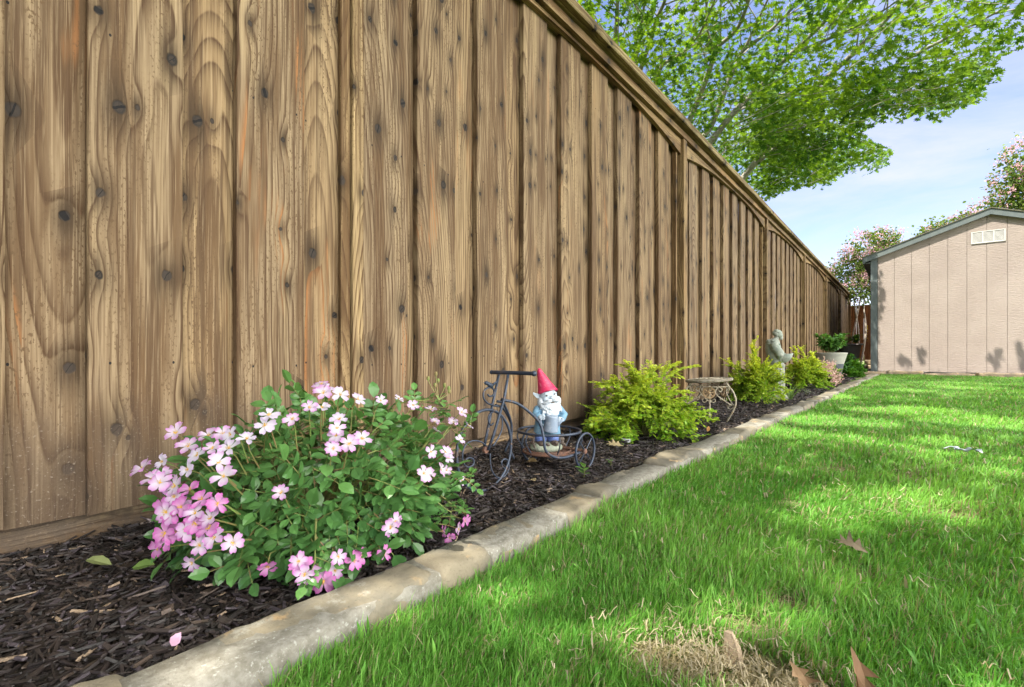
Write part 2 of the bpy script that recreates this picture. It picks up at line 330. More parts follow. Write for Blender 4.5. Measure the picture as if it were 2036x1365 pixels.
# mulch chips
def chips(n_near=26000, n_mid=11000, n_far=6000):
    tv = np.array([(-.5, -.5, -.5), (.5, -.42, -.5), (.42, .5, -.5), (-.44, .46, -.5), (-.42, -.5, .5), (.36, -.4, .4), (.5, .42, .5), (-.38, .5, .36)])
    tf = [np.array([(3, 2, 1, 0), (4, 5, 6, 7), (0, 1, 5, 4), (1, 2, 6, 5), (2, 3, 7, 6), (3, 0, 4, 7)])]
    Y = np.concatenate([rng.uniform(-0.35, 1.5, n_near), rng.uniform(1.5, 4.2, n_mid), rng.uniform(4.2, 12.5, n_far)]); n = len(Y)
    X = rng.uniform(-0.02, 0.56, n); lim = np.array([curb_x(y) + 0.035 for y in Y]); X = np.minimum(X, lim - rng.uniform(0, .03, n))
    z = np.array([bed_z(x, y) for x, y in zip(X, Y)]) + rng.uniform(0.0, 0.013, n) + np.clip((0.05 - X) * 0.12, 0, .02)
    far = (Y > 4.2) * 1.0; mid = (Y > 1.5) * 1.0
    ln = rng.gamma(2.4, 0.0062, n) + 0.006; ln = np.minimum(ln, 0.07) * (1 + .35 * mid + 0.5 * far)
    wd = rng.uniform(0.0013, 0.0055, n) * (1 + .4 * mid + 0.6 * far); th = rng.uniform(0.0012, 0.0032, n) * (1 + far)
    big = rng.random(n) < 0.05; wd[big] *= 2.0; th[big] *= 1.7
    az = rng.normal(0.9, 1.3, n); el = rng.normal(0, 0.22, n)
    tdir = np.stack([np.cos(az) * np.cos(el), np.sin(az) * np.cos(el), np.sin(el)], 1)
    nr = unit(np.stack([rng.normal(0, .35, n), rng.normal(0, .35, n), np.ones(n)], 1))
    B = basis(tdir, nr); B = B * np.stack([wd, ln, th], 1)[:, None, :]
    k = rng.random(n)[:, None]; base = np.array([0.006, 0.0045, 0.004]) * (1 - k) + np.array([0.036, 0.025, 0.022]) * k
    pal = rng.random(n); base[pal > 0.90] = np.array([0.10, 0.072, 0.056]) * rng.uniform(.7, 1.2, ((pal > 0.90).sum(), 1)); base[pal < 0.10] = np.array([0.075, 0.060, 0.070])
    base[pal > 0.985] = (0.34, 0.25, 0.17)
    return inst(tv, tf, np.stack([X, Y, z], 1), B, base)
t = NT('bark'); v = t.obj(); c = t.attr('Col', 'Color'); c = t.mix(t.M('MULTIPLY', t.ss(t.noise(v, 350, 4, 0.7), 0.4, 0.7), 0.55), c, (0.012, 0.009, 0.008))
m_bark = t.done(t.bsdf(c, t.M('ADD', 0.32, t.M('MULTIPLY', t.noise(v, 90, 2), 0.5)), t.bump(t.noise(v, 500, 4, 0.7), 0.7, 0.001), 0.5))
V, F, c = chips(); tag(mesh_np('bark_mulch', V, F, m_bark, col=c), kind='stuff')

# ------------------------------------------------------------------ cedar fence
m_board = wood('cedar_board', tone=(0.70, 0.635, 0.545), splash=True, nails=True)
m_trim = wood('cedar_trim', tone=(0.80, 0.71, 0.54), knots=True)
m_cap = wood('treated_cap', tone=(0.80, 0.80, 0.58), knots=True, ring=0.011)
m_kick = wood('kickboard_wood', tone=(0.92, 0.86, 0.78), knots=True, dirt=True)
END = 13.39
def vboard(mb, y0, y1, x0, x1, z0, z1, rnd, skew=0.0, segs=10, ch=0.0016):
    yc = (y0 + y1) / 2; prof = [(y0, x0), (y0, x1 - ch), (y0 + ch, x1), (y1 - ch, x1), (y1, x1 - ch), (y1, x0)]
    rings = []; uv = []
    for i in range(segs + 1):
        f = i / segs; z = z0 + (z1 - z0) * f; bow = 0.0022 * mn.noise((rnd * 90, z * 1.3, 1)); bx = 0.0022 * mn.noise((rnd * 70, z * 1.7, 4))
        rings.append([(x + bx, y + bow, z + (skew * (y - yc) if i == 0 else 0)) for y, x in prof]); uv += [(y - yc + (x - x1) * 0.6, z) for y, x in prof]
    mb.loft(rings, uv=uv, rnd=rnd)
fence = thing('cedar_fence', (0, 0, 0), 'long cedar board fence with arched trim and a flat cap along the mulch bed', 'fence')
posts = [0.654 + 2.122 * k for k in range(-1, 7)]
first = {}
for bi, P in enumerate(posts):
    mb = MB(); rs = random.Random(100 + bi)
    fronts = []
    if bi == 0:
        fronts = [(-1.468 + .226 * i, -1.328 + .226 * i) for i in range(5)] + [(-0.285, -0.150), (-0.062, 0.077), (0.170, 0.3035), (0.3965, 0.536)]
    else:
        fronts = [(P + .032, P + .170)] + [(P + .201 + .235 * j, P + .343 + .235 * j) for j in range(8)]
        if P + .032 > END - .05: fronts = []
        fronts = [f for f in fronts if f[1] < END + .02]
    end = min(P + 2.122, END + .02)
    sr = {0: [0.11, .52, .33, .77, .21, .93, 0.355, 0.613, 0.1245]}.get(bi)
    for i, (a, b) in enumerate(fronts):
        rn = sr[i] if sr else rs.random()
        vboard(mb, a, b, 0.0, 0.0185 + rs.uniform(-.001, .0010), 0.062 + rs.uniform(-.006, .006), 1.556, rn, skew=rs.uniform(-.03, .03))
    # boards of the rear layer, each spanning a gap
    edges = [(P if bi else -1.55)] + [f for fr in fronts for f in fr] + [end]
    gaps = [(edges[i], edges[i + 1]) for i in range(0, len(edges), 2)]
    for i, (a, b) in enumerate(gaps):
        if b - a < 0.004: continue
        gap = 0.0035 if (bi, i) in ((3, 1), (3, 4)) else 0
        vboard(mb, a - 0.02, b + (0.022 if not gap else -gap), -0.020, -0.0040, 0.058 + rs.uniform(-.006, .006), 1.556, rs.random(), segs=8)
    mb.build('board_panel', m_board, fence)
for k, P in enumerate(posts):
    mb = MB(); rn = 0.31 + .077 * k
    if k == 1:      # twin narrow strips by the nearest post
        vboard(mb, P - .026, P - .001, 0.0, 0.012, 0.055, 1.555, .83); vboard(mb, P + .001, P + .031, 0.0, 0.021, 0.05, 1.555, .27)
    else:
        vboard(mb, P, P + .050, 0.012, 0.058, 0.055, 1.5585, rn, segs=6); vboard(mb, P - .040, P - .022, 0.0, 0.026, 0.06, 1.53, rn + .3, segs=6)
    mb.build('post_trim', m_trim, fence)
def hboard(mb, y0, y1, prof, rnd, seg=0.25, zf=None):
    """prof: list of (x,z) ccw, runs along Y"""
    n = max(2, int((y1 - y0) / seg)); rings = []; uv = []
    for i in range(n + 1):
        y = y0 + (y1 - y0) * i / n; dz = 0.002 * mn.noise((y * .8, rnd * 40, 0)); pr = zf(y) if zf else prof
        rings.append([(x, y, z + dz) for x, z in pr]); uv += [((x * 1.0 - z * 0.9) - 0.0 + (0.9 * 1.25), y) for x, z in pr]
    mb.loft(rings, uv=uv, rnd=rnd)
for k in range(len(posts)):
    a = posts[k] + (.052 if k != 1 else .033); b = min((posts[k + 1] if k + 1 < len(posts) else END) - .002, END)
    if b - a < .3: continue
    w = posts[k] + .025; half = 1.04; mid = (a + b) / 2
    def zf(y, mid=mid, half=(b - a) / 2):
        q = min(1, abs(y - mid) / half); lo = 1.548 - 0.075 * q ** 2.6 - (0.022 if q > 0.93 else 0) * 0
        return [(0.0195, lo), (0.0395, lo), (0.0395, 1.5595), (0.0195, 1.5595)]
    mb = MB(); hboard(mb, a, b, None, .13 + .11 * k, seg=.045, zf=zf); mb.build('arch_trim', m_trim, fence)
y = -1.5; k = 0; rs = random.Random(5)
while y < END:
    e = min(y + (2.44 if k != 2 else 1.0), END + 0.03)
    mb = MB(); hboard(mb, y + .001, e - .001, [(-0.02, 1.560), (0.062, 1.560), (0.062, 1.594), (-0.02, 1.594)], rs.random()); mb.build('fascia_strip', m_trim, fence)
    dx = rs.uniform(-.002, .002); dz = rs.uniform(0, .003)
    mb = MB(); hboard(mb, y + .001, e - .001, [(-0.06, 1.596), (0.100 + dx, 1.596 + dz), (0.103 + dx, 1.600 + dz), (0.103 + dx, 1.629 + dz), (0.099 + dx, 1.633 + dz), (-0.06, 1.633)], rs.random()); mb.build('cap_board', m_cap, fence)
    mb = MB(); hboard(mb, y + .001, e - .001, [(-0.062, -0.05), (-0.024, -0.05), (-0.024, 0.105), (-0.062, 0.105)], rs.random(), zf=None)
    o = mb.build('kickboard', m_kick, fence)
    me = o.data; uvl = me.uv_layers[0].data
    for lp in me.loops:
        c0 = me.vertices[lp.vertex_index].co; uvl[lp.index].uv = (c0.y, c0.z * 1.0) if False else (c0.z - .03 + c0.x * .3, c0.y)
    y = e; k += 1
# dirt caught on the kickboard is in its material; kickboard uses a world-height splash
# ------------------------------------------------------------------ back fence
m_red = wood('red_cedar', tone=(0.95, 0.52, 0.30), knots=False)
bf = thing('back_fence', (0.9, 13.42, 0), 'reddish brown board fence across the far end of the yard behind the shed', 'fence')
mb = MB(); x = 0.02; rs = random.Random(3)
while x < 4.4:
    w = 0.14; zt = 1.42 + rs.uniform(-.008, .008); rn = rs.random()
    y0, y1 = 13.425, 13.443
    pr = [(x, y1), (x, y0 + .001), (x + w - .004, y0), (x + w - .004, y1)]
    if True: mb.loft([[(a, b, 0.16) for a, b in pr], [(a, b, zt) for a, b in pr]], uv=[(a - x - .07, .16) for a, b in pr] + [(a - x - .07, zt) for a, b in pr], rnd=rn)
    x += w
mb.build('picket_panel', m_red, bf)
mb = MB(); mb.box((0.0, 13.445, 0.3), (4.4, 13.485, 0.39), rnd=.2); mb.box((0.0, 13.445, 1.12), (4.4, 13.485, 1.21), rnd=.4); mb.build('rail', m_red, bf)
m_yel = nmat('yellow_paint', (0.75, 0.55, 0.03), (0.65, 0.45, 0.03), 50)
mb = MB()
for i, (zz, hh) in enumerate([(0.86, .05), (0.93, .028), (0.80, .03), (0.74, .014), (0.66, .012), (0.60, .01)]): mb.box((0.362 - .006, 13.4205, zz), (0.362 + .010 - .002 * i, 13.4245, zz + hh))
mb.build('paint_mark', m_yel, bf)['kind'] = 'stuff'

# ------------------------------------------------------------------ stone edging
t = NT('limestone'); v = t.obj()
c = t.mix(t.ss(t.noise(v, 7, 5, 0.6), 0.40, 0.62), (0.195, 0.168, 0.118), (0.110, 0.102, 0.082)); c = t.mix(t.ss(t.noise(v, 16, 5, 0.65, 0.5), 0.60, 0.70), c, (0.34, 0.24, 0.13))
c = t.mix(t.ss(t.noise(v, 9, 6, 0.75), 0.60, 0.68), c, (0.23, 0.22, 0.185)); c = t.mix(t.M('MULTIPLY', t.ss(t.noise(v, 220, 3, 0.7), 0.58, 0.75), 0.7), c, (0.07, 0.065, 0.05))
m_stone = t.done(t.bsdf(c, 0.85, t.bump(t.M('ADD', t.noise(v, 45, 6, 0.7), t.M('MULTIPLY', t.noise(v, 260, 3), 0.35)), 0.75, 0.004), 0.3))
m_mortar = nmat('mortar', (0.22, 0.21, 0.18), (0.14, 0.13, 0.105), 60, 0.95, 0.8, 200, 0.003, c3=(0.30, 0.30, 0.27))
def stone(y0, y1, xc, w, zt, seed, along='y', hgt=0.13):
    L_ = y1 - y0; n = max(14, int(L_ / 0.012)) if L_ < .8 else 40; m = 30; rings = []
    s1 = mn.noise((seed * 3.1, 0, 0)); s2 = mn.noise((seed * 1.7, 5, 0)); cut0, cut1 = s1 * .35, s2 * .35
    for i in range(n + 1):
        f = i / n; y = y0 + L_ * f; endf = min(1, min(f, 1 - f) * L_ / 0.018); e = math.sqrt(max(0, 1 - (1 - endf) ** 2)) * .06 + .94
        ring = []
        for k in range(m):
            a = 2 * math.pi * k / m; ca_, sa_ = math.cos(a), math.sin(a); p = 0.27
            qx = math.copysign(abs(ca_) ** p, ca_) * w / 2 * e; qz = math.copysign(abs(sa_) ** p, sa_) * hgt / 2 * (e if sa_ > 0 else 1)
            yy = y + (cut0 * (1 - f) + cut1 * f) * qx; P_ = Vector((qx, yy, qz)) 
            sd = seed * 7.7
            d = 0.010 * mn.noise((qx * 9 + sd, yy * 6, qz * 9)) + 0.008 * (abs(mn.noise((qx * 22, yy * 16 + sd, qz * 22))) - .3) + 0.0030 * mn.noise((qx * 80, yy * 70, qz * 80 + sd))
            step = 0.008 * math.floor(3 * (mn.noise((yy * 7 + sd, qx * 12, 3)) + 1)) / 3 if sa_ > .2 else 0
            ring.append((xc + qx + d * ca_ + 0.010 * mn.noise((yy * 4, sd, 0)), yy, zt - hgt / 2 + qz + d * sa_ * .8 - step + 0.010 * mn.noise((yy * 3.5, sd, 2)) * (sa_ > 0)))
        rings.append(ring)
    return rings
def lay(border, pieces, name='edging_stone', swap=None, m=None, ms=None):
    for i, (y0, y1, xc, w, zt, sd, hg) in enumerate(pieces):
        rg = stone(y0, y1, xc, w, zt, sd, hgt=hg)
        if swap is not None: rg = [[(p[1], swap + p[0], p[2]) for p in r[::-1]] for r in rg]
        mb = MB(); mb.loft(rg); mb.build(name, m or ms[i % len(ms)], border, smooth=True)
border = thing('stone_edging', (0.56, 1.5, 0), 'mortared line of flat limestone pieces between the mulch bed and the lawn', 'edging')
cuts = [-0.9, -0.42, -0.12, 0.062, 0.118, 0.430, 0.535, 0.735, 0.86, 1.20, 1.53, 1.80, 2.08, 2.42, 2.70, 3.02, 3.30, 3.62, 3.92, 4.25, 4.5, 4.85, 5.2, 5.5, 5.9, 6.3, 6.7, 7.1, 7.5, 7.9, 8.3, 8.75]
rs = random.Random(9); pcs = []
for i in range(len(cuts) - 1):
    a, b = cuts[i], cuts[i + 1]; g = 0.0035 if i in (2, 3, 4) else rs.uniform(.004, .008)
    pcs.append((a + g / 2, b - g / 2, curb_x((a + b) / 2) + .044 - (.013 if b < .2 else .006 if b < .5 else 0) + rs.uniform(-.006, .006), rs.uniform(.072, .084), 0.043 + rs.uniform(-.006, .005), i * 1.37 + .4, .15))
lay(border, pcs, m=m_stone)
rg = []
for i in range(161):
    y = -0.9 + 9.6 * i / 160; xc = curb_x(y) + .044; d = .004 * mn.noise((y * 20, 0, 0))
    rg.append([(xc - .038 + d, y, -.06), (xc + .038 + d, y, -.06), (xc + .034 + d, y, .026), (xc + .03, y, .031 + d), (xc - .03, y, .031 + d), (xc - .034 + d, y, .026)])
mb = MB(); mb.loft(rg); mb.build('mortar', m_mortar, border, smooth=True)
m_sand = nmat('sandstone', (0.42, 0.32, 0.20), (0.30, 0.24, 0.17), 9, 0.85, 0.7, 50, 0.006, c3=(0.46, 0.30, 0.16))
sb = thing('shed_edging', (1.9, 9.1, 0), 'row of sandy flat stones along the foot of the pink shed', 'edging')
x = 0.52; pcs = []; i = 0
while x < 4.2:
    w = [.30, .42, .55, .48, .36][i % 5]; pcs.append((x, x + w - .012, 0.0, .16, 0.062 + .012 * math.sin(i * 2.3), 40 + i * 1.9, .16)); x += w; i += 1
lay(sb, pcs, swap=9.16, m=m_sand)
# flat stones piled at the end of the bed, under the second pot
for i, (x0, x1, y, z, lab) in enumerate([(0.02, 0.48, 11.05, 0.135, 'wide flat stone under the tall grey pot at the end of the bed'), (0.40, 0.62, 12.2, 0.20, 'upper pale limestone slab of the pile between the far pot and the shed'), (0.30, 0.66, 12.15, 0.10, 'lower brown limestone slab of the pile between the far pot and the shed')]):
    rg = stone(x0, x1, 0.0, .44 if i == 0 else .25, z, 60 + i * 3, hgt=.10)
    rg = [[(p[1], y + p[0], p[2]) for p in r[::-1]] for r in rg]
    mb = MB(); mb.loft(rg); o = mb.build('flat_stone', m_sand if i else m_stone, None, smooth=True, org=((x0 + x1) / 2, y, z - .1)); tag(o, lab, 'stone', 'flat stones at the far end of the bed')

# ------------------------------------------------------------------ shed
t = NT('siding'); v = t.obj(); sp = t.n('ShaderNodeSeparateXYZ'); t.t.links.new(v, sp.inputs[0])
vv = t.vec(t.M('MULTIPLY', sp.outputs[0], 0.35), sp.outputs[1], sp.outputs[2])
c = t.mix(t.ss(t.noise(v, 2.5, 4), 0.35, 0.7), (0.235, 0.197, 0.176), (0.265, 0.226, 0.202)); c = t.mix(t.M('MULTIPLY', t.ss(t.noise(vv, 30, 5, 0.7), .5, .8), 0.25), c, (0.32, 0.24, 0.2))
w1 = t.n('ShaderNodeTexWave', wave_type='BANDS', bands_direction='Z'); t.put(w1.inputs['Vector'], vv); w1.inputs['Scale'].default_value = 16; w1.inputs['Distortion'].default_value = 14; w1.inputs['Detail'].default_value = 3; w1.inputs['Detail Scale'].default_value = 1.6
m_side = t.done(t.bsdf(c, 0.75, t.bump(t.M('ADD', w1.outputs[1], t.noise(v, 60, 4)), 0.55, 0.003), 0.3))
m_st = nmat('grey_trim', (0.085, 0.105, 0.11), (0.105, 0.125, 0.125), 12, 0.6, 0.3, 90, 0.001)
m_roof = nmat('shingle', (0.085, 0.085, 0.06), (0.13, 0.125, 0.09), 30, 0.95, 0.9, 90, 0.004)
m_white = nmat('white_vent', (0.44, 0.44, 0.42), (0.40, 0.40, 0.38), 20, 0.5)
m_dark = nmat('dark_void', (0.03, 0.03, 0.03), (0.05, 0.05, 0.05), 20)
m_found = nmat('foundation', (0.30, 0.31, 0.30), (0.22, 0.23, 0.23), 12, 0.85)
YS = 9.45; XL, XP, XR = 0.62, 1.95, 3.28; ZE, ZP = 1.80, 2.30; YB = 12.1
slope = (2.35 - 1.836) / (1.95 - 0.508)
def roofz(x, off=0.0): return 2.35 - slope * abs(x - XP) + off
shed = thing('garden_shed', (1.95, 10.7, 0), 'pinkish tan garden shed with grey trim and a low gable roof', 'shed')
mb = MB()
x = XL + .075
mb.add([(XL, YS + .012, .05), (XR, YS + .012, .05), (XR, YS + .012, roofz(XR, -.07)), (XP, YS + .012, roofz(XP, -.07)), (XL, YS + .012, roofz(XL, -.07))], [(0, 1, 2, 3, 4)])
while x < XR:
    e = min(x + .2032, XR); a, b = x + .0020, e - .0020
    zs = [roofz(a, -.06), roofz(b, -.06)]
    if a < XP < b:
        V = [(a, YS, .05), (b, YS, .05), (b, YS, zs[1]), (XP, YS, roofz(XP, -.06)), (a, YS, zs[0])]
        n = 5
    else: V = [(a, YS, .05), (b, YS, .05), (b, YS, zs[1]), (a, YS, zs[0])]; n = 4
    W = V + [(p[0], YS + .011, p[2]) for p in V]
    mb.add(W, [tuple(range(n))] + [((i + 1) % n, i, n + i, n + (i + 1) % n) for i in range(n)])
    x = e
mb.box((XL, YS + .013, .05), (XL + .02, YB, roofz(XL, -.03))); mb.box((XR - .02, YS + .013, .05), (XR, YB, roofz(XR, -.03))); mb.box((XL + .02, YB - .02, .05), (XR - .02, YB, ZE))
mb.build('wall', m_side, shed)
mb = MB(); mb.box((XL - .012, YS - .016, .045), (XL + .072, YS + .0, roofz(XL + .03, -.06))); mb.box((XL - .014, YS + .002, .045), (XL - .001, YS + .07, roofz(XL, -.06))); mb.build('corner_trim', m_st, shed)
XO0, XO1 = XL - .112, XR + .112
mb = MB()
for s in (-1, 1):
    xo = XO0 if s < 0 else XO1; y0, y1 = YS - .055, YS - .035
    V = [(XP, y0, roofz(XP, -.006)), (xo, y0, roofz(xo, -.006)), (xo, y0, roofz(xo, -.088)), (XP, y0, roofz(XP, -.088))]
    W = V + [(p[0], y1, p[2]) for p in V]; mb.add(W, [(0, 1, 2, 3) if s < 0 else (3, 2, 1, 0), (7, 6, 5, 4), (0, 4, 5, 1), (1, 5, 6, 2), (2, 6, 7, 3)])
    V = [(XP, y1, roofz(XP, -.075)), (xo, y1, roofz(xo, -.075)), (xo, YS + .02, roofz(xo, -.075)), (XP, YS + .02, roofz(XP, -.075))]; mb.add(V, [(0, 1, 2, 3)])
    mb.box((min(xo, xo - s * .018), YS - .034, roofz(xo, -.10)), (max(xo, xo - s * .018), YB + .05, roofz(xo, -.008)))
    xi = XL if s < 0 else XR; mb.box((min(xo - s * .02, xi), YS - .034, roofz(xo, -.095)), (max(xo - s * .02, xi), YB + .03, roofz(xo, -.085)))
mb.build('rake_trim', m_st, shed)
mb = MB()
for s in (-1, 1):
    xo = XO0 - .012 if s < 0 else XO1 + .012
    for j in range(10):
        fa, fb = j / 10, (j + 1) / 10; xa = XP + (xo - XP) * fa; xb = XP + (xo - XP) * fb; dz = .003 * mn.noise((j * 1.7, s, 0))
        V = [(xa, YS - .068, roofz(xa, .006)), (xb, YS - .068, roofz(xb, .012 + dz)), (xb, YB + .06, roofz(xb, .012)), (xa, YB + .06, roofz(xa, .006)), (xa, YS - .068, roofz(xa, -.004)), (xb, YS - .068, roofz(xb, -.004)), (xb, YB + .06, roofz(xb, -.004)), (xa, YB + .06, roofz(xa, -.004))]
        mb.add(V, [(0, 1, 2, 3) if s > 0 else (3, 2, 1, 0), (4, 7, 6, 5) if s > 0 else (5, 6, 7, 4), (0, 4, 5, 1), (1, 5, 6, 2), (3, 2, 6, 7)])
mb.build('roof', m_roof, shed)
# vent
vx0, vx1, vz0, vz1 = (1.754, 2.10, 1.876, 2.045)
vent = MB(); yv = YS - .014
for i in range(4):
    xx = vx0 + (vx1 - vx0 - .014) * i / 3; vent.box((xx, yv, vz0), (xx + .014, YS - .001, vz1))
vent.box((vx0 + .0145, yv + .001, vz0), (vx1 - .0145, YS - .001, vz0 + .012)); vent.box((vx0 + .0145, yv + .001, vz1 - .012), (vx1 - .0145, YS - .001, vz1))
vo = vent.build('vent', m_white, shed)
bk = MB(); bk.box((vx0 + .0147, YS - .0028, vz0 + .0125), (vx1 - .0147, YS - .0009, vz1 - .0125)); bk.build('vent_dark_backing', m_dark, vo)  # dark backing sheet stands in for the shaded opening behind the louvres
lv = MB(); n = 9
for i in range(n):
    z = vz0 + .013 + (vz1 - vz0 - .028) * i / n
    lv.add([(vx0 + .0146, yv + .003, z), (vx1 - .0146, yv + .003, z), (vx1 - .0146, yv + .011, z + .009), (vx0 + .0146, yv + .011, z + .009), (vx0 + .0146, yv + .003, z + .0025), (vx1 - .0146, yv + .003, z + .0025), (vx1 - .0146, yv + .011, z + .0115), (vx0 + .0146, yv + .011, z + .0115)], [(0, 1, 2, 3), (7, 6, 5, 4), (0, 4, 5, 1), (3, 2, 6, 7)])
lv.build('louvre', m_white, vo)
mb = MB(); mb.box((XL + .05, YS + .03, -.04), (XR - .02, YS + .07, .048)); mb.box((XL + .03, YS + .07, -.04), (XR - .05, YB - .1, .03)); 
fo = mb.build('foundation', m_found, shed)
mb = MB()
for xx in (1.0, 1.32, 1.50, 1.84, 2.05, 2.4): mb.box((xx, YS + .012, .008), (xx + .022, YS + .029, .022))
mb.build('bolt', m_dark, fo)['kind'] = 'stuff'
# ------------------------------------------------------------------ lawn grass
def in_frame(P):
    """project world points: returns px, py (2036x1365 scale) and depth"""
    d = P - np.array(CAM); fw = -math.sin(YAW) * d[:, 0] + math.cos(YAW) * d[:, 1]; rt = math.cos(YAW) * d[:, 0] + math.sin(YAW) * d[:, 1]
    fs = np.where(fw > 0.01, fw, 0.01); return 1018 + 960 * rt / fs, 703 - 960 * d[:, 2] / fs, fw
BARE = [(0.925, 0.505, 0.080, 0.042), (0.87, 0.48, 0.05, 0.035), (0.985, 0.475, 0.06, 0.034), (0.905, 0.60, 0.025, 0.02), (0.86, 1.14, 0.02, 0.03), (0.99, 0.86, 0.02, 0.015), (0.93, 0.69, 0.02, 0.02), (1.06, 1.55, 0.03, 0.04), (1.12, 1.28, 0.03, 0.03), (0.90, 1.60, 0.03, 0.05)]
def dryness(x, y):
    d = np.zeros(len(x))
    for a, b, ra, rb in BARE: d = np.maximum(d, np.exp(-(((x - a) / ra) ** 2 + ((y - b) / rb) ** 2) ** 1.5 * 0.7))
    return d
def grass(n):
    # more blades close to the camera, fewer but wider ones far away
    s = rng.uniform(0, 1, n); dist = 0.30 * (9.2 / 0.30) ** (s ** 0.82)
    ang = rng.uniform(R(-66), R(28), n)            # azimuth from +Y, negative = towards the fence
    x = CAM.x + dist * np.sin(ang); y = dist * np.cos(ang)
    cx = np.array([curb_x(q) for q in y]) + 0.082
    ok = (x > cx) & (y > -0.4) & (y < 9.07) & (x < 3.6)
    return x[ok], y[ok], dist[ok]
x1, y1, d1 = grass(680000)
nl = 150000
x2 = rng.uniform(0.58, 3.6, nl); y2 = rng.uniform(-0.6, 9.07, nl); ok = x2 > np.array([curb_x(q) for q in y2]) + 0.082; x2, y2 = x2[ok], y2[ok]; d2 = np.full(len(x2), 3.0)
x = np.concatenate([x1, x2]); y = np.concatenate([y1, y2]); dist = np.concatenate([d1, d2])
dr = dryness(x, y)
keep = rng.random(len(x)) > dr * 0.45; x, y, dist, dr = x[keep], y[keep], dist[keep], dr[keep]
n = len(x)
zz = np.array([lawn_z(a, b) for a, b in zip(x, y)])
pn = np.array([mn.noise((a * 3.1, b * 3.1, 7)) for a, b in zip(x, y)]); pn2 = np.array([mn.noise((a * 9, b * 9, 2)) for a, b in zip(x, y)])
h = (0.0235 + 0.008 * rng.random(n) + 0.012 * pn + 0.006 * pn2) * np.clip(0.75 + rng.normal(0, .25, n), .35, 1.35)
dead = (rng.random(n) < (0.08 + 0.93 * np.clip(dr * 1.5, 0, 1) + 0.10 * np.clip(pn2 * 2, 0, 1)))
h = np.where(dead & (dr > .3), h * 0.8, h)
w = (0.00075 + 0.0005 * rng.random(n)) * np.clip(dist / 0.75, 1.0, 5.5)
comb = 0.9 + 1.8 * np.array([mn.noise((a * 1.3, b * 1.3, 20)) for a, b in zip(x, y)])
az = comb + rng.normal(0, 1.1, n); lean = np.abs(rng.normal(0.45, 0.30, n)); lean = np.where(dead & (dr > .3), rng.uniform(1.0, 1.5, n), lean); lean = np.clip(lean, 0, 1.5)
dx, dy = np.cos(az), np.sin(az); fa = az + math.pi / 2 + rng.normal(0, .6, n); sx, sy = np.cos(fa), np.sin(fa)
base = np.stack([x, y, zz - 0.004], 1); S = np.stack([sx, sy, np.zeros(n)], 1)
D = np.stack([dx, dy, np.zeros(n)], 1); U = np.array([0, 0, 1.0])
def pt(f, bend):
    a = lean * bend; return base + (D * np.sin(a)[:, None] + U * np.cos(a)[:, None]) * (h * f)[:, None]
p1 = pt(.45, .6); p2 = pt(.78, .95); p3 = pt(1.0, 1.35)
W = w[:, None]
V = np.stack([base - S * W * .5, base + S * W * .5, p1 - S * W * .5, p1 + S * W * .5, p2 - S * W * .36, p2 + S * W * .36, p3], 1)
i = (np.arange(n) * 7)[:, None]
F4 = np.concatenate([i + np.array([[0, 1, 3, 2]]), i + np.array([[2, 3, 5, 4]])]); F3 = i + np.array([[4, 5, 6]])
g = np.clip(0.5 + 0.35 * rng.normal(0, 1, n) + pn * .8, 0, 1)[:, None]
colr = np.array([0.085, 0.285, 0.030]) * (1 - g) + np.array([0.22, 0.48, 0.080]) * g
straw = np.array([0.40, 0.34, 0.21]) * rng.uniform(.6, 1.15, (n, 1)); colr = np.where(dead[:, None], straw, colr)
cc = np.repeat(colr[:, None, :], 7, 1); cc[:, 0:2] = cc[:, 0:2] * .4 + np.array([0.16, 0.15, 0.06]) * .6; cc[:, 2:4] = cc[:, 2:4] * .9 + np.array([0.16, 0.16, 0.05]) * .1
m_grass = leafmat('grass_blade', 0.38, 0.5, 0.25, (1.25, 1.15, 0.6))
tag(mesh_np('grass', V.reshape(-1, 3), [F4, F3], m_grass, col=cc.reshape(-1, 3)), kind='stuff')
# long loose straws lying on the lawn
ns = 1100
x = rng.uniform(0.62, 1.8, ns); y = np.abs(rng.normal(0.3, 1.3, ns)) + .15; b = rng.random(ns) < .45; x[b] = rng.normal(0.93, .060, b.sum()); y[b] = rng.normal(0.49, .034, b.sum())
ok = x > np.array([curb_x(q) for q in y]) + 0.09; x, y = x[ok], y[ok]; ns = len(x)
az = rng.uniform(0, 2 * math.pi, ns); ln = rng.uniform(.008, .024, ns) * (1 + .5 * (y > .8)); z0 = np.where((abs(x - .92) < .12) & (abs(y - .51) < .08), rng.uniform(.008, .030, ns), rng.uniform(.024, .036, ns))
Vs = []; 
for k in range(5):
    f = k / 4 - .5; a2 = az + rng.normal(0, .35, ns) * f; p = np.stack([x + np.cos(a2) * ln * f, y + np.sin(a2) * ln * f, z0 + .008 * (0.25 - f * f) * rng.normal(0, 2, ns)], 1)
    s_ = np.stack([-np.sin(az), np.cos(az), np.zeros(ns)], 1) * (0.00038 * (1 + y / .9))[:, None]; Vs += [p - s_, p + s_]
V = np.stack(Vs, 1).reshape(-1, 3); i = (np.arange(ns) * 10)[:, None]
F = np.concatenate([i + np.array([[2 * k, 2 * k + 1, 2 * k + 3, 2 * k + 2]]) for k in range(4)])
tag(mesh_np('dry_straw', V, [F], m_grass, col=np.repeat(np.array([0.44, 0.38, 0.27]) * rng.uniform(.6, 1.2, (ns, 1)), 10, 0)), kind='stuff')

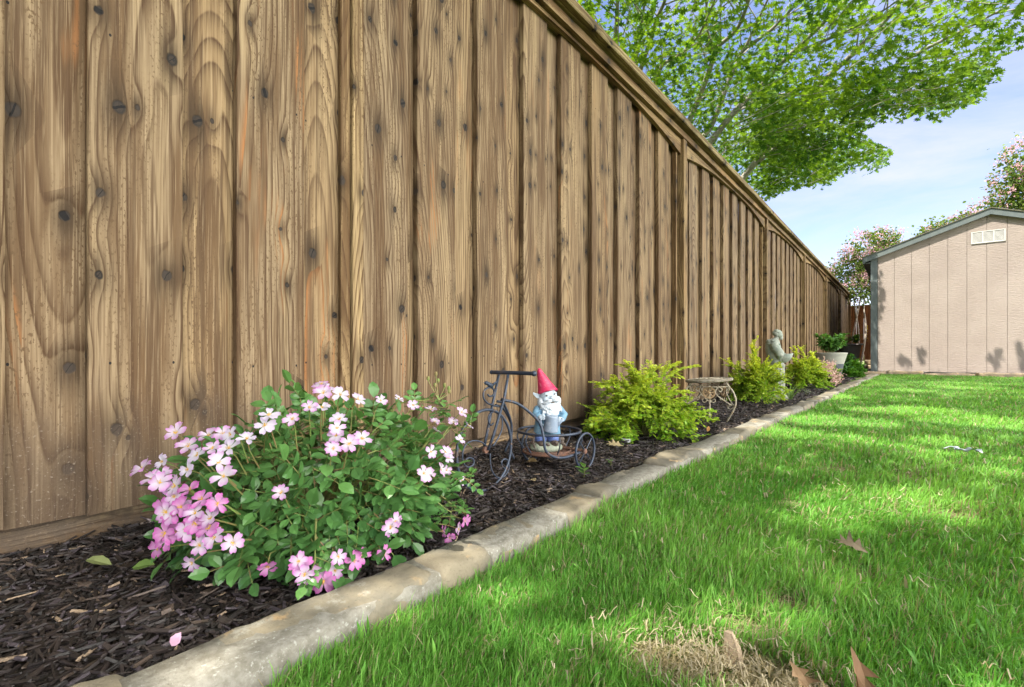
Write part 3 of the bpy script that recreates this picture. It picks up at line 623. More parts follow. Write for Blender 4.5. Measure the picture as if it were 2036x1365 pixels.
# ------------------------------------------------------------------ leaf templates
def ovleaf(fold=.12, w=.36, tipw=.0):
    v = [(0, 0, 0), (-w * .72, .22, fold * .7), (-w, .5, fold), (-w * .66, .8, fold * .6), (0, 1, -.06), (w * .66, .8, fold * .6), (w, .5, fold), (w * .72, .22, fold * .7), (0, .3, 0), (0, .65, .02)]
    f = [[(0, 8, 1), (0, 7, 8), (3, 9, 4), (4, 9, 5)], [(1, 8, 9, 2), (8, 7, 6, 9)], [(2, 9, 3), (9, 6, 5)]]
    return np.array(v), [np.array(q) for q in f]
OV, OF = ovleaf()
OV2, OF2 = ovleaf(.10, .30)
# lobed oak leaf outline
half = [(0.025, 0.0), (0.04, .17), (.27, .10), (.10, .34), (.28, .36), (.45, .40), (.12, .57), (.28, .66), (.35, .72), (.10, .80), (.05, .93), (0.0, 1.0)]
KV = np.array([(x, y, .10 * x * x * 4 - .10 * y * y) for x, y in half] + [(-x, y, .10 * x * x * 4 - .10 * y * y) for x, y in half[-2::-1]])
KF = [np.array([list(range(len(KV)))[::-1]])]
def rand_dir(n, up=0.0, s=1.0):
    v = rng.normal(0, s, (n, 3)); v[:, 2] += up; return unit(v)

# ------------------------------------------------------------------ oak overhead
m_oakleaf = leafmat('oak_leaf', 0.52, 0.45, 0.3, (1.25, 1.15, 0.35))
m_oakbark = nmat('oak_bark', (0.20, 0.185, 0.16), (0.31, 0.295, 0.26), 14, 0.9, 0.8, 60, 0.006, c3=(0.14, 0.12, 0.10))
POLY = [(1100, -60), (1100, 600), (1440, 350), (1480, 372), (1520, 405), (1545, 392), (1568, 384), (1600, 368), (1635, 379), (1665, 355), (1697, 345), (1735, 350), (1758, 343), (1777, 300), (1745, 285), (1715, 262), (1740, 250), (1777, 248), (1820, 236), (1869, 245), (1905, 220), (1961, 200), (1955, 170), (1990, 160), (1998, 150), (1982, 118), (2023, 97), (2060, 88), (2060, -60)]
def in_poly(px, py, poly):
    inside = np.zeros(len(px), bool); n = len(poly)
    for i in range(n):
        x0, y0 = poly[i]; x1, y1 = poly[(i + 1) % n]
        c = ((y0 > py) != (y1 > py)) & (px < (x1 - x0) * (py - y0) / (y1 - y0 + 1e-9) + x0); inside ^= c
    return inside
PATCH = [(0.60, 2.13, 0.19, 0.13), (0.742, 2.603, 0.13, 0.17), (0.915, 2.636, 0.08, 0.11), (0.886, 3.292, 0.07, 0.12), (1.12, 3.328, 0.14, 0.22), (1.36, 2.995, 0.25, 0.22), (0.881, 2.11, 0.045, 0.06), (1.053, 2.023, 0.03, 0.045), (1.123, 2.267, 0.028, 0.042), (0.986, 1.27, 0.085, 0.055), (0.9, 1.15, 0.03, 0.03), (0.96, 1.13, 0.07, 0.022), (0.923, 1.01, 0.045, 0.028), (1.115, 1.221, 0.025, 0.03), (1.095, 1.359, 0.05, 0.025), (0.646, 0.478, 0.018, 0.018), (0.672, 0.41, 0.02, 0.016), (0.801, 0.492, 0.026, 0.026), (0.897, 0.59, 0.028, 0.026), (0.874, 0.508, 0.018, 0.020), (1.122, 0.619, 0.02, 0.02), (1.6, 6.9, 0.5, 0.12), (0.545, 0.15, 0.022, 0.035), (0.55, 0.53, 0.022, 0.022), (0.56, 0.36, 0.01, 0.03), (0.63, 4.1, 0.1, 0.25), (1.9, 3.1, .3, .25), (1.05, 5.2, .16, .12), (1.5, 5.9, .25, .1)]
def shed_hit(P):
    P = np.asarray(P, float).reshape(-1, 3); t2 = (P[:, 1] - YS) / SUN.y; sx_ = P[:, 0] - SUN.x * t2; sz = P[:, 2] - SUN.z * t2
    return (P[:, 1] < YS) & (sz > -0.1) & (sz < 2.4) & (sx_ > 0.6) & (sx_ < 3.6)
def lit_mask(P, grow=0.06):
    t_ = (P[:, 2] - 0.03) / SUN.z; gx = P[:, 0] - SUN.x * t_; gy = P[:, 1] - SUN.y * t_; m = np.zeros(len(P), bool)
    for a, b, ra, rb in PATCH:
        gr = grow if b > 1.6 else (0.045 if b > .95 else 0.026); m |= ((gx - a) / (ra + gr)) ** 2 + ((gy - b) / (rb + gr)) ** 2 < 1
    # keep the sun on most of the shed front
    t2 = (P[:, 1] - YS) / SUN.y; sx_ = P[:, 0] - SUN.x * t2; sz = P[:, 2] - SUN.z * t2
    shedlit = (P[:, 1] < YS) & (sz > 0.0) & (sz < 2.4) & (sx_ > 0.70) & (sx_ < 3.6)
    for a, b, ra, rb in [(.72, 1.25, .05, .4), (1.02, .20, .08, .08), (1.22, .30, .04, .14), (2.0, .26, .07, .14), (2.25, .30, .05, .18)]: shedlit &= ~(((sx_ - a) / ra) ** 2 + ((sz - b) / rb) ** 2 < 1)
    return m | shedlit
# whorls of leaves
nc = 21500
C0 = np.stack([rng.uniform(-7, 3.4, nc), rng.uniform(-4.5, 12, nc), CAM.z + rng.uniform(2.62, 4.0, nc)], 1)
nx = 4200
Cx = np.stack([rng.uniform(-1.5, 2.6, nx), rng.uniform(3.5, 9.0, nx), CAM.z + rng.uniform(2.35, 3.3, nx)], 1); qx, qy, qf = in_frame(Cx)
ex = (qf > .2) & (qx > 1500) & (qx < 2100) & (qy > 120 + (2036 - qx) * .12) & in_poly(qx, qy, [(a_, b_ - 14) for a_, b_ in POLY])
C0 = np.concatenate([C0, Cx[ex]]); nc = len(C0); und = 0.22 * np.array([mn.noise((a * .8, b * .8, 0)) for a, b in C0[:, :2]]); C0[:, 2] += und
px, py, fw = in_frame(C0)
vis = (fw > 0.2) & (px > -300) & (px < 2300) & (py > -260) & (py < 1500)
ok = ~vis | in_poly(px, py, [(x_, y_ - (14 if y_ < 500 else 0)) for x_, y_ in POLY]) | (vis & (py < -50))
lump = np.array([mn.noise((a * 1.5, b * 1.5, c_ * 1.5)) for a, b, c_ in C0])
ok &= ~(vis & (lump < -0.22) & (rng.random(nc) < .7))
shade_zone = (C0[:, 0] > -0.55) & (C0[:, 0] < 3.0) & (C0[:, 1] < 7.2)
ok &= (shade_zone & (rng.random(nc) < np.where(C0[:, 1] > 2.5, .97, .97))) | ~shade_zone & (rng.random(nc) < np.where(C0[:, 1] > 1.0, 0.95, 0.25)); C0 = C0[ok]; nc = len(C0)
k = 9; P = np.repeat(C0, k, 0); n = len(P)
out_ = C0 - np.array([-1.9, 5.4, 1.2]); out_[:, 2] *= .3; out_ = np.repeat(unit(out_), k, 0)
dirs = unit(rng.normal(0, 1, (n, 3)) * np.array([1, 1, .45]) + out_ * .7); P = P + dirs * rng.uniform(.01, .13, (n, 1)) + rng.normal(0, .055, (n, 3))
nr = unit(np.stack([rng.normal(0, .55, n), rng.normal(0, .55, n), np.ones(n)], 1)); dirs[:, 2] -= .25
sz = rng.uniform(.052, .098, n) * np.where((P[:, 1] < 2.2), 1.25, 1.0)
cen = P + dirs * sz[:, None] * .5; lm = lit_mask(cen)
px, py, fw = in_frame(cen); vis = (fw > 0.2) & (px > -60) & (px < 2100) & (py > -60) & (py < 1400); ok = ~lm & (~vis | in_poly(px, py, POLY))
P, dirs, nr, sz = P[ok], dirs[ok], nr[ok], sz[ok]; n = len(P)
B = basis(dirs, nr) * sz[:, None, None]; B[:, :, 2] *= rng.uniform(-.5, 2.2, (n, 1))
g = np.clip(rng.random((n, 1)) * .75 + .9 * np.array([mn.noise((a * 1.3, b * 1.3, c_)) for a, b, c_ in P])[:, None], 0, 1.1); colr = np.array([0.040, 0.125, 0.020]) * (1 - g) + np.array([0.21, 0.36, 0.035]) * g
V, F, c = inst(KV, KF, P, B, colr)
oak = thing('oak_tree', (-1.87, 5.36, 0), 'big oak behind the board fence with lobed green leaves arching over the lawn', 'tree')
mesh_np('crown', V, F, m_oakleaf, oak, col=c)
print('oak leaves', n)
def RY(px, py, t_):
    u = (px - 1018) / 960; sa, ca = math.sin(YAW), math.cos(YAW); return Vector((CAM.x + t_ * (-sa + u * ca), t_ * (ca + u * sa), CAM.z + t_ * (703 - py) / 960))
limbs = [  # points in metres from the fork outwards, first radius, last radius
 ([RY(1205, 640, 6.0), RY(1330, 520, 6.4), RY(1478, 352, 7.0), RY(1592, 203, 6.15), RY(1650, 148, 5.85), RY(1715, 86, 5.5), RY(1770, 25, 5.2), RY(1830, -60, 4.8)], .060, .014),
 ([RY(1592, 203, 6.15), RY(1660, 178, 5.95), RY(1761, 138, 5.55), RY(1860, 88, 5.2), RY(1918, 58, 5.0), RY(2010, 10, 4.7)], .034, .009),
 ([RY(1500, 325, 6.8), RY(1580, 262, 6.25), RY(1660, 200, 5.9), RY(1740, 160, 5.6)], .026, .008),
 ([RY(1210, 625, 6.0), RY(1320, 400, 6.2), RY(1411, 281, 6.3), RY(1457, 223, 6.2), RY(1525, 158, 6.0), RY(1574, 108, 5.7), RY(1660, 25, 5.2), RY(1740, -50, 4.8)], .06, .015),
 ([RY(1457, 223, 6.2), RY(1520, 195, 6.3), RY(1580, 180, 6.3), RY(1660, 165, 6.2)], .020, .006),
 ([RY(1574, 108, 5.7), RY(1640, 80, 5.4), RY(1715, 45, 5.1), RY(1800, -10, 4.7)], .022, .007),
 ([RY(1208, 615, 6.0), RY(1330, 350, 6.3), RY(1399, 270, 6.3), RY(1425, 223, 6.2), RY(1463, 129, 5.9), RY(1475, 100, 5.8), RY(1531, 56, 5.4), RY(1610, -20, 4.9)], .052, .013),
 ([RY(1475, 100, 5.8), RY(1500, 50, 5.5), RY(1530, -10, 5.1)], .020, .010),
 ([RY(1206, 610, 6.0), RY(1320, 330, 5.9), RY(1372, 240, 5.8), RY(1413, 129, 5.4), RY(1419, 103, 5.3), RY(1466, 59, 5.0), RY(1493, 0, 4.7), RY(1510, -60, 4.4)], .045, .012),
 ([RY(1419, 103, 5.3), RY(1408, 60, 5.1), RY(1404, 0, 4.8), RY(1400, -60, 4.5)], .017, .009),
 ([RY(1205, 600, 6.0), RY(1270, 290, 5.9), RY(1302, 173, 5.6), RY(1317, 129, 5.4), RY(1340, 117, 5.3), RY(1385, 70, 5.0), RY(1420, 0, 4.6)], .036, .010),
 ([RY(1203, 600, 6.0), RY(1260, 200, 5.7), RY(1300, 60, 5.1), RY(1325, 0, 4.7), RY(1340, -60, 4.4)], .034, .012),
 ([RY(1202, 600, 6.0), RY(1230, 300, 6.0), RY(1262, 120, 5.4), RY(1275, 60, 5.1), RY(1290, -40, 4.7)], .034, .012),
 ([RY(1202, 600, 6.0), RY(1215, 250, 6.0), RY(1222, 67, 5.3), RY(1224, 0, 5.0), RY(1226, -60, 4.8)], .034, .014),
 ([RY(1230, 610, 6.0), RY(1345, 420, 7.2), RY(1405, 330, 7.6), RY(1440, 300, 7.7)], .04, .012),
]
mb = MB(); mb.tube(smooth_path([(-1.95, 5.3, -.1), (-1.9, 5.36, .5), tuple(RY(1204, 640, 6.0))], 6), [.17] * 6 + [.13] * 6 + [.11], 16); mb.build('trunk', m_oakbark, oak, smooth=True)
rs = random.Random(12)
for pts, r0, r1 in limbs:
    pp = smooth_path(pts, 6); m_ = len(pp); pp = [p + Vector((mn.noise(p * 1.7), mn.noise(p * 1.7 + Vector((9, 0, 0))), mn.noise(p * 1.7 + Vector((0, 9, 0))))) * .035 for p in pp]
    mb = MB(); mb.tube(pp, [r0 + (r1 - r0) * (i / (m_ - 1)) ** .8 for i in range(m_)], 9); 
    for q in range(m_ // 3, m_, 3):      # side branches
        d_ = (pp[min(q + 1, m_ - 1)] - pp[q - 1]).normalized(); s_ = d_.cross(Vector((0, 0, 1))).normalized() * rs.choice((-1, 1)); L_ = rs.uniform(.5, 1.1)
        e1 = pp[q] + (d_ * .6 + s_ * .6 + Vector((0, 0, rs.uniform(-.1, .35)))) * L_ * .5; e2 = e1 + (d_ * .5 + s_ * .5 + Vector((0, 0, rs.uniform(-.2, .3)))) * L_ * .6
        if shed_hit([e1, e2, (e1 + e2) / 2]).any(): continue
        rr = r1 * .55 + .002; mb.tube(smooth_path([pp[q], e1, e2], 4), [rr - (rr - .002) * i / 8 for i in range(9)], 5)
    mb.build('limb', m_oakbark, oak, smooth=True)
# twigs carrying the whorls
sel = rng.choice(nc, min(nc, 1700), replace=False); mb = MB()
for j in sel:
    c_ = Vector(C0[j]); o_ = Vector((-1.9, 5.4, 1.6)) - c_; o_.z *= .25; o_ = (o_.normalized() + Vector(rng.normal(0, .25, 3))) * .42
    p2_ = c_ + o_; mid = c_ + o_ * .5 + Vector((0, 0, -.02)); m2 = np.array([p2_]); qx, qy, qf = in_frame(m2)
    if shed_hit([c_, p2_]).any(): continue
    if qf[0] > .2 and -60 < qx[0] < 2100 and -60 < qy[0] < 1400 and not in_poly(qx, qy, POLY)[0]: continue
    mb.tube([c_, mid, p2_], [.0018, .003, .0045], 4)
mb.build('twigs', m_oakbark, oak)

# ------------------------------------------------------------------ crape myrtles in bloom
m_myr = leafmat('myrtle_leaf', 0.4); m_blos = leafmat('blossom', 0.35, 0.7, 0.1, (1.1, 1.0, 1.0))
m_myrbark = nmat('myrtle_bark', (0.38, 0.32, 0.26), (0.50, 0.45, 0.38), 20, 0.7)
BV = np.array([(0, 0, 0), (-.5, .5, .15), (0, 1, 0), (.5, .5, -.15)]); BF = [np.array([(0, 1, 2, 3)])]
def myrtle(label, base, blobs, stems, nleaf, nblos, seed):
    r_ = np.random.default_rng(seed); tr = thing('crape_myrtle', base, label, 'tree', 'flowering trees behind the shed')
    P = []; D = []; Q = []; vol = np.array([b[1][0] * b[1][1] * b[1][2] for b in blobs]) ** .7; vol = vol / vol.sum()
    for (c, r), f in zip(blobs, vol):
        nn = int(nleaf / 9 * f); d = unit(r_.normal(0, 1, (nn, 3))); rad = r_.uniform(.35, 1.05, (nn, 1)); cc_ = np.array(c) + d * rad * np.array(r)
        q = np.repeat(cc_, 9, 0) + r_.normal(0, .06, (nn * 9, 3)); P.append(q); D.append(unit(np.repeat(d, 9, 0) * .6 + r_.normal(0, .6, (nn * 9, 3))))
        nb = int(nblos * f); d = unit(r_.normal(0, 1, (nb, 3)) + np.array([0, -.5, .55])); Q.append(np.array(c) + d * r_.uniform(.8, 1.15, (nb, 1)) * np.array(r))
    P = np.concatenate(P); D = np.concatenate(D); n = len(P); g = r_.random((n, 1))
    B = basis(D, unit(r_.normal(0, .6, (n, 3)) + np.array([0, 0, 1.]))) * r_.uniform(.045, .07, n)[:, None, None]
    V, F, c = inst(OV, OF, P, B, np.array([0.08, 0.16, 0.02]) * (1 - g) + np.array([0.20, 0.28, 0.06]) * g); mesh_np('crown', V, F, m_myr, tr, col=c)
    Q = np.concatenate(Q); m_ = 42; nq = len(Q) * m_; PP = np.repeat(Q, m_, 0) + r_.normal(0, 1, (nq, 3)) * np.array([.045, .045, .055]); g = r_.random((nq, 1)); gb = np.repeat(r_.random((len(Q), 1)), m_, 0)
    col = (np.array([0.66, 0.38, 0.46]) * (1 - g) + np.array([0.80, 0.50, 0.55]) * g) * (1 - gb * .25) + np.array([.5, .3, .2]) * gb * .2
    B = basis(unit(r_.normal(0, 1, (nq, 3))), unit(r_.normal(0, 1, (nq, 3)))) * r_.uniform(.018, .034, nq)[:, None, None]
    V, F, c = inst(BV, BF, PP, B, col); mesh_np('blossoms', V, F, m_blos, tr, col=c)
    for s_ in stems:
        mb = MB(); pp = smooth_path(s_, 5); mb.tube(pp, [.022 - .014 * i / len(pp) for i in range(len(pp))], 7); mb.build('trunk', m_myrbark, tr, smooth=True)
myrtle('pink flowering crape myrtle between the far fence corner and the shed', (0.2, 12.95, 0),
       [((.42, 13.0, 2.55), (.48, .4, .42)), ((.12, 12.9, 2.15), (.42, .38, .38)), ((.55, 13.05, 2.15), (.45, .4, .45)), ((.25, 12.8, 1.75), (.30, .3, .30)), ((.72, 13.1, 2.75), (.30, .3, .22)), ((-.18, 13.0, 2.05), (.14, .14, .2)), ((.42, 12.75, 1.62), (.22, .2, .16))],
       [[(.15, 12.9, 0), (.12, 12.9, .6), (.2, 12.85, 1.1), (.30, 12.9, 1.7), (.42, 13, 2.4)], [(.2, 12.95, 0), (.24, 12.9, .7), (.16, 12.9, 1.4), (.1, 12.9, 2.2)], [(.26, 12.9, 0), (.36, 12.9, .8), (.33, 12.95, 1.5), (.55, 13.1, 2.2)]], 4800, 110, 1)
myrtle('taller pink crape myrtle rising behind the ridge of the shed', (2.75, 13.0, 0),
       [((2.75, 12.9, 3.75), (.5, .45, .5)), ((2.55, 12.9, 3.3), (.35, .4, .35)), ((3.1, 13, 3.4), (.6, .5, .5)), ((2.25, 12.9, 3.02), (.30, .3, .22)), ((2.9, 13, 2.9), (.7, .5, .5))],
       [[(2.7, 13, 0), (2.65, 13, 1.5), (2.75, 13, 2.5), (2.75, 12.9, 3.8)], [(2.8, 13, 0), (2.95, 13, 1.4), (3.1, 13, 3.3)], [(2.7, 12.95, 0), (2.5, 12.95, 1.5), (2.5, 12.9, 3.2)]], 5600, 95, 2)
myrtle('low sprigs of pink crape myrtle peeping over the left roof slope', (1.5, 12.6, 0),
       [((1.33, 12.5, 2.62), (.13, .13, .16)), ((1.52, 12.6, 2.72), (.15, .15, .2)), ((1.75, 12.6, 2.80), (.14, .15, .12)), ((2.0, 12.6, 2.85), (.18, .16, .13)), ((1.6, 12.6, 2.4), (.4, .3, .25))],
       [[(1.5, 12.6, 0), (1.45, 12.6, 1.2), (1.35, 12.5, 2.6)], [(1.52, 12.6, 0), (1.6, 12.6, 1.2), (1.55, 12.6, 2.7)], [(1.55, 12.6, 0), (1.8, 12.6, 1.4), (2.0, 12.6, 2.8)]], 2600, 46, 3)

# ------------------------------------------------------------------ golden shrubs
m_priv = leafmat('shrub_leaf', 0.42, 0.42, 0.3, (1.2, 1.15, 0.5)); m_stem = nmat('green_stem', (0.16, 0.20, 0.05), (0.12, 0.10, 0.04), 40, 0.7)
def shrub(label, base, rx, ry, h, nsh, seed, lsize, spikes=(), cols=((0.20, 0.43, 0.03), (0.66, 0.72, 0.08)), low=0.0, name='golden_shrub', grp='golden leaved shrubs along the fence', step=0.0095):
    r_ = np.random.default_rng(seed); sh = thing(name, base, label, 'shrub', grp); b0 = np.array(base); P = []; D = []; N_ = []; G = []; mb = MB()
    shoots = []
    for i in range(nsh):
        a = r_.uniform(0, 2 * math.pi); e = math.asin(r_.uniform(low, 1.0) ** 0.9); q = r_.uniform(.72, 1.10)
        tip = b0 + np.array([rx * math.cos(a) * math.cos(e), ry * math.sin(a) * math.cos(e), h * math.sin(e)]) * q
        tip[0] = max(tip[0], .035); shoots.append(tip)
    for s_ in spikes: shoots.append(np.array(s_))
    for tip in shoots:
        mid = b0 * .5 + tip * .5 + np.array([0, 0, .05 + .10 * h * r_.random()]) + r_.normal(0, .02, 3); end = tip + np.array([0, 0, -.01])
        pp = smooth_path([tuple(b0 + r_.normal(0, .008, 3) * [1, 1, 0]), tuple(mid), tuple(end)], 7); mb.tube(pp, [.0028 - .0018 * i / 14 for i in range(15)], 4)
        L_ = sum((pp[i + 1] - pp[i]).length for i in range(14)); nl = int(L_ / step); side = unit(r_.normal(0, 1, (1, 3)))[0]
        for j in range(nl):
            f = .22 + .80 * j / nl; q = min(f, .999) * 14; i = int(q); p = pp[i].lerp(pp[i + 1], q - i); t_ = np.array((pp[i + 1] - pp[i]).normalized())
            s2 = np.cross(t_, [0, 0, 1.]) if j % 2 else np.cross(t_, side); s2 = s2 / (np.linalg.norm(s2) + 1e-6)
            for sg in (-1, 1):
                P.append(np.array(p)); D.append(t_ * .7 + s2 * sg + r_.normal(0, .18, 3)); N_.append(np.array([0, 0, 1.]) + t_ * -.2 + r_.normal(0, .3, 3)); G.append(f)
        # short side sprays
        for j in range(5):
            q = r_.uniform(.45, .95) * 14; i = int(q); p0 = pp[i]; dv = Vector(unit(r_.normal(0, 1, (1, 3)))[0]) * .6 + (pp[i + 1] - pp[i]).normalized() * .8; ln = r_.uniform(.03, .085)
            e2 = p0 + dv.normalized() * ln; mb.tube([p0, e2], [.0012, .0008], 3)
            for k_ in range(int(ln / step) + 1):
                p = p0.lerp(e2, min(1, (k_ + .6) * step / ln)); t_ = np.array(dv.normalized()); s2 = np.cross(t_, [0, 0, 1.]); s2 /= np.linalg.norm(s2) + 1e-6
                for sg in (-1, 1): P.append(np.array(p)); D.append(t_ * .7 + s2 * sg + r_.normal(0, .2, 3)); N_.append(np.array([0, 0, 1.]) + r_.normal(0, .3, 3)); G.append(.9)
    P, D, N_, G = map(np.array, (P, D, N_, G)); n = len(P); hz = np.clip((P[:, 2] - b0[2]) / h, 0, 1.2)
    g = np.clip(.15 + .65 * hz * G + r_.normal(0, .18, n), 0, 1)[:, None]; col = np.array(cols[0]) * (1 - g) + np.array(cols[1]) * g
    B = basis(unit(D), unit(N_)) * (lsize * r_.uniform(.65, 1.15, n))[:, None, None]; P[:, 0] = np.maximum(P[:, 0], .022)
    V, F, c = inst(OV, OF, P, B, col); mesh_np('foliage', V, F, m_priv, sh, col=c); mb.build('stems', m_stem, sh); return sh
def M2(px, py, x): # point on a plane of constant x
    sa, ca = math.sin(YAW), math.cos(YAW); u = (px - 1018) / 960; rx_ = -sa + u * ca; t_ = (x - CAM.x) / rx_; return (x, t_ * (ca + u * sa), CAM.z + t_ * (703 - py) / 960)
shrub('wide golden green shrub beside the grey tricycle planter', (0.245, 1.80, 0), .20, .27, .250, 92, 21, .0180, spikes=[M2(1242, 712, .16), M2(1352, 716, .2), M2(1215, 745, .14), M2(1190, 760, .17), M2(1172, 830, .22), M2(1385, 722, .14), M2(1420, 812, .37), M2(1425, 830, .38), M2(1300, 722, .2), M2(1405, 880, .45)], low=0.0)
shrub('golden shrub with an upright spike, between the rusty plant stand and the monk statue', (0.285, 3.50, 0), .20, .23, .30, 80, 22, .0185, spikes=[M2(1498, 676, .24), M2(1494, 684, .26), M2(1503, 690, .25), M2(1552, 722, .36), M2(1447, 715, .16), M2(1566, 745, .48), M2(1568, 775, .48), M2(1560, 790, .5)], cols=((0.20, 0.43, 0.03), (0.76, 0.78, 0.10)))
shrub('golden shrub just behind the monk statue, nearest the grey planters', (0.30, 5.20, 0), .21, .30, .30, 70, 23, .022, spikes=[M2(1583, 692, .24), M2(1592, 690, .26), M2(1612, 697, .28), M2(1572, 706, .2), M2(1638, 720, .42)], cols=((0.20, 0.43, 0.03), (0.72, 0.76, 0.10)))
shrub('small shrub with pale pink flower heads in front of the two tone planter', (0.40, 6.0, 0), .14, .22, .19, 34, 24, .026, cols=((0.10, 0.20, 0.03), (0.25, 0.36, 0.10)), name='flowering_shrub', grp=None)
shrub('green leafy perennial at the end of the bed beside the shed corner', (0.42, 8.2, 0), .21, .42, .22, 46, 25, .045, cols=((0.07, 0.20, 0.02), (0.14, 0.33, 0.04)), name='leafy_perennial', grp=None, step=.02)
fs = [o for o in bpy.data.objects if o.name.startswith('flowering_shrub')][0]
Q = []; r_ = np.random.default_rng(5)
for px_, py_, x_ in [(1640, 722, .44), (1651, 728, .45), (1648, 739, .47), (1658, 744, .48), (1664, 752, .50), (1645, 734, .42), (1668, 748, .5), (1654, 722, .40), (1661, 758, .51), (1634, 726, .40)]:
    Q.append(M2(px_, py_, x_))
Q = np.array(Q); m_ = 90; nq = len(Q) * m_; PP = np.repeat(Q, m_, 0) + r_.normal(0, .021, (nq, 3)); g = r_.random((nq, 1)); B = basis(unit(r_.normal(0, 1, (nq, 3))), unit(r_.normal(0, 1, (nq, 3)))) * r_.uniform(.010, .020, nq)[:, None, None]
V, F, c = inst(BV, BF, PP, B, np.array([.62, .36, .34]) * (1 - g) + np.array([.80, .62, .52]) * g); mesh_np('blossoms', V, F, m_blos, fs, col=c)
FL = [(0.235,0.193,0.154),(0.296,0.207,0.169),(0.292,0.201,0.159),(0.321,0.202,0.155),(0.34,0.212,0.165),(0.3,0.223,0.19),(0.329,0.244,0.204),(0.342,0.257,0.21),(0.357,0.265,0.211),(0.352,0.245,0.198),(0.342,0.228,0.185),(0.376,0.237,0.176),(0.387,0.237,0.165),(0.37,0.25,0.193),(0.386,0.272,0.2),(0.366,0.293,0.224),(0.367,0.301,0.227),(0.34,0.201,0.144),(0.367,0.213,0.145),(0.332,0.193,0.126),(0.384,0.22,0.138),(0.362,0.206,0.133),(0.402,0.231,0.133),(0.401,0.226,0.12),(0.355,0.199,0.117),(0.386,0.217,0.125),(0.349,0.196,0.105),(0.372,0.206,0.109),(0.383,0.213,0.114),(0.354,0.198,0.094),(0.395,0.22,0.101),(0.332,0.192,0.082),(0.37,0.212,0.062),(0.387,0.215,0.089),(0.446,0.285,0.141),(0.417,0.238,0.095),(0.335,0.398,0.26),(0.331,0.414,0.261),(0.382,0.371,0.243),(0.352,0.422,0.257),(0.379,0.351,0.239),(0.374,0.439,0.249),(0.387,0.469,0.24),(0.361,0.521,0.237),(0.383,0.539,0.22),(0.373,0.592,0.211),(0.379,0.598,0.19),(0.404,0.623,0.211),(0.402,0.621,0.196),(0.419,0.634,0.186),(0.403,0.616,0.161),(0.446,0.546,0.154),(0.437,0.569,0.141),(0.473,0.501,0.134),(0.464,0.529,0.127),(0.478,0.474,0.14),(0.447,0.376,0.197),(0.431,0.371,0.212),(0.447,0.397,0.201),(0.448,0.351,0.19),(0.395,0.328,0.225),(0.488,0.409,0.077),(0.488,0.425,0.08),(0.478,0.405,0.044),(0.475,0.349,0.061),(0.472,0.36,0.046),(0.474,0.384,0.041),(0.434,0.553,0.019),(0.472,0.536,0.02),(0.456,0.574,0.021),(0.45,0.587,0.039),(0.434,0.61,0.087),(0.453,0.295,0.06),(0.455,0.309,0.048),(0.452,0.321,0.033),(0.455,0.333,0.029),(0.463,0.34,0.04),(0.427,0.55,0.178),(0.454,0.514,0.168)]
# ------------------------------------------------------------------ rose bush
m_rose = leafmat('rose_leaf', 0.22, 0.30, 0.5, (1.2, 1.2, 0.5)); m_pet = leafmat('petal', 0.30, 0.55, 0.2, (1.1, 1.0, 1.1))
m_cane = nmat('rose_cane', (0.13, 0.22, 0.05), (0.20, 0.13, 0.06), 50, 0.6)
m_sta = nmat('stamen', (0.70, 0.48, 0.06), (0.42, 0.22, 0.04), 400, 0.8)
rose = thing('rose_bush', (0.29, 0.42, 0), 'low bushy rose with pink and white five petalled flowers at the front of the bed', 'rose bush')
RC, RR = np.array((0.275, 0.435, 0.085)), np.array((0.185, 0.195, 0.142))
r_ = np.random.default_rng(31)
P = []; D = []; N_ = []; S_ = []; C_ = []; mb = MB()
def leaf_at(p, t_, nr, s, shade):
    """compound leaf: rachis with 5 or 7 leaflets"""
    t_ = t_ / np.linalg.norm(t_); side = np.cross(t_, nr); side /= np.linalg.norm(side) + 1e-6; nr = np.cross(side, t_)
    L_ = s * 2.1; q = [p + t_ * L_ * f + nr * (-.12 * L_ * f * f) for f in (0, .25, .5, .75, 1)]
    mb.tube(q, [.0009, .0008, .0007, .0006, .0005], 3)
    for f, w_ in ((.38, .8), (.70, 1.0)):
        b = p + t_ * L_ * f + nr * (-.12 * L_ * f * f)
        for sg in (-1, 1):
            P.append(b); D.append(t_ * .45 + side * sg + r_.normal(0, .12, 3)); N_.append(nr + side * sg * -.15 + r_.normal(0, .18, 3)); S_.append(s * w_ * r_.uniform(.85, 1.1)); C_.append(shade + r_.normal(0, .12))
    P.append(q[-1]); D.append(t_ + r_.normal(0, .1, 3)); N_.append(nr + r_.normal(0, .12, 3)); S_.append(s * 1.2); C_.append(shade + r_.normal(0, .12))
for i in range(860):
    d = unit(r_.normal(0, 1, (1, 3)))[0]; d[2] = abs(d[2]) * 1.0 - .35; d /= np.linalg.norm(d)
    rad = r_.uniform(.55, 1.0) ** .6; lump = 1 + .12 * mn.noise(tuple(d * 2.3))
    p = RC + RR * d * rad * lump
    if p[2] < .006 or p[0] < .035: continue
    if p[1] > .52 and r_.random() < .25: continue
    out = d * np.array([1, 1, .6]); t_ = out * .8 + r_.normal(0, .55, 3) + np.array([0, 0, -.1]); nr = d * .75 + np.array([.10, -.12, .75]) + r_.normal(0, .25, 3)
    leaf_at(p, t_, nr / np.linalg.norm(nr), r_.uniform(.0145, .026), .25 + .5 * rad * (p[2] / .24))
canes = []
for i in range(64):
    d = unit(r_.normal(0, 1, (1, 3)))[0]; d[2] = abs(d[2]); e = RC + RR * d * r_.uniform(.8, 1.02); e[0] = max(e[0], .04)
    b = np.array([.29, .42, 0]) + r_.normal(0, .012, 3) * [1, 1, 0]; mid = b * .45 + e * .55 + np.array([0, 0, .045]); canes.append((b, mid, e))
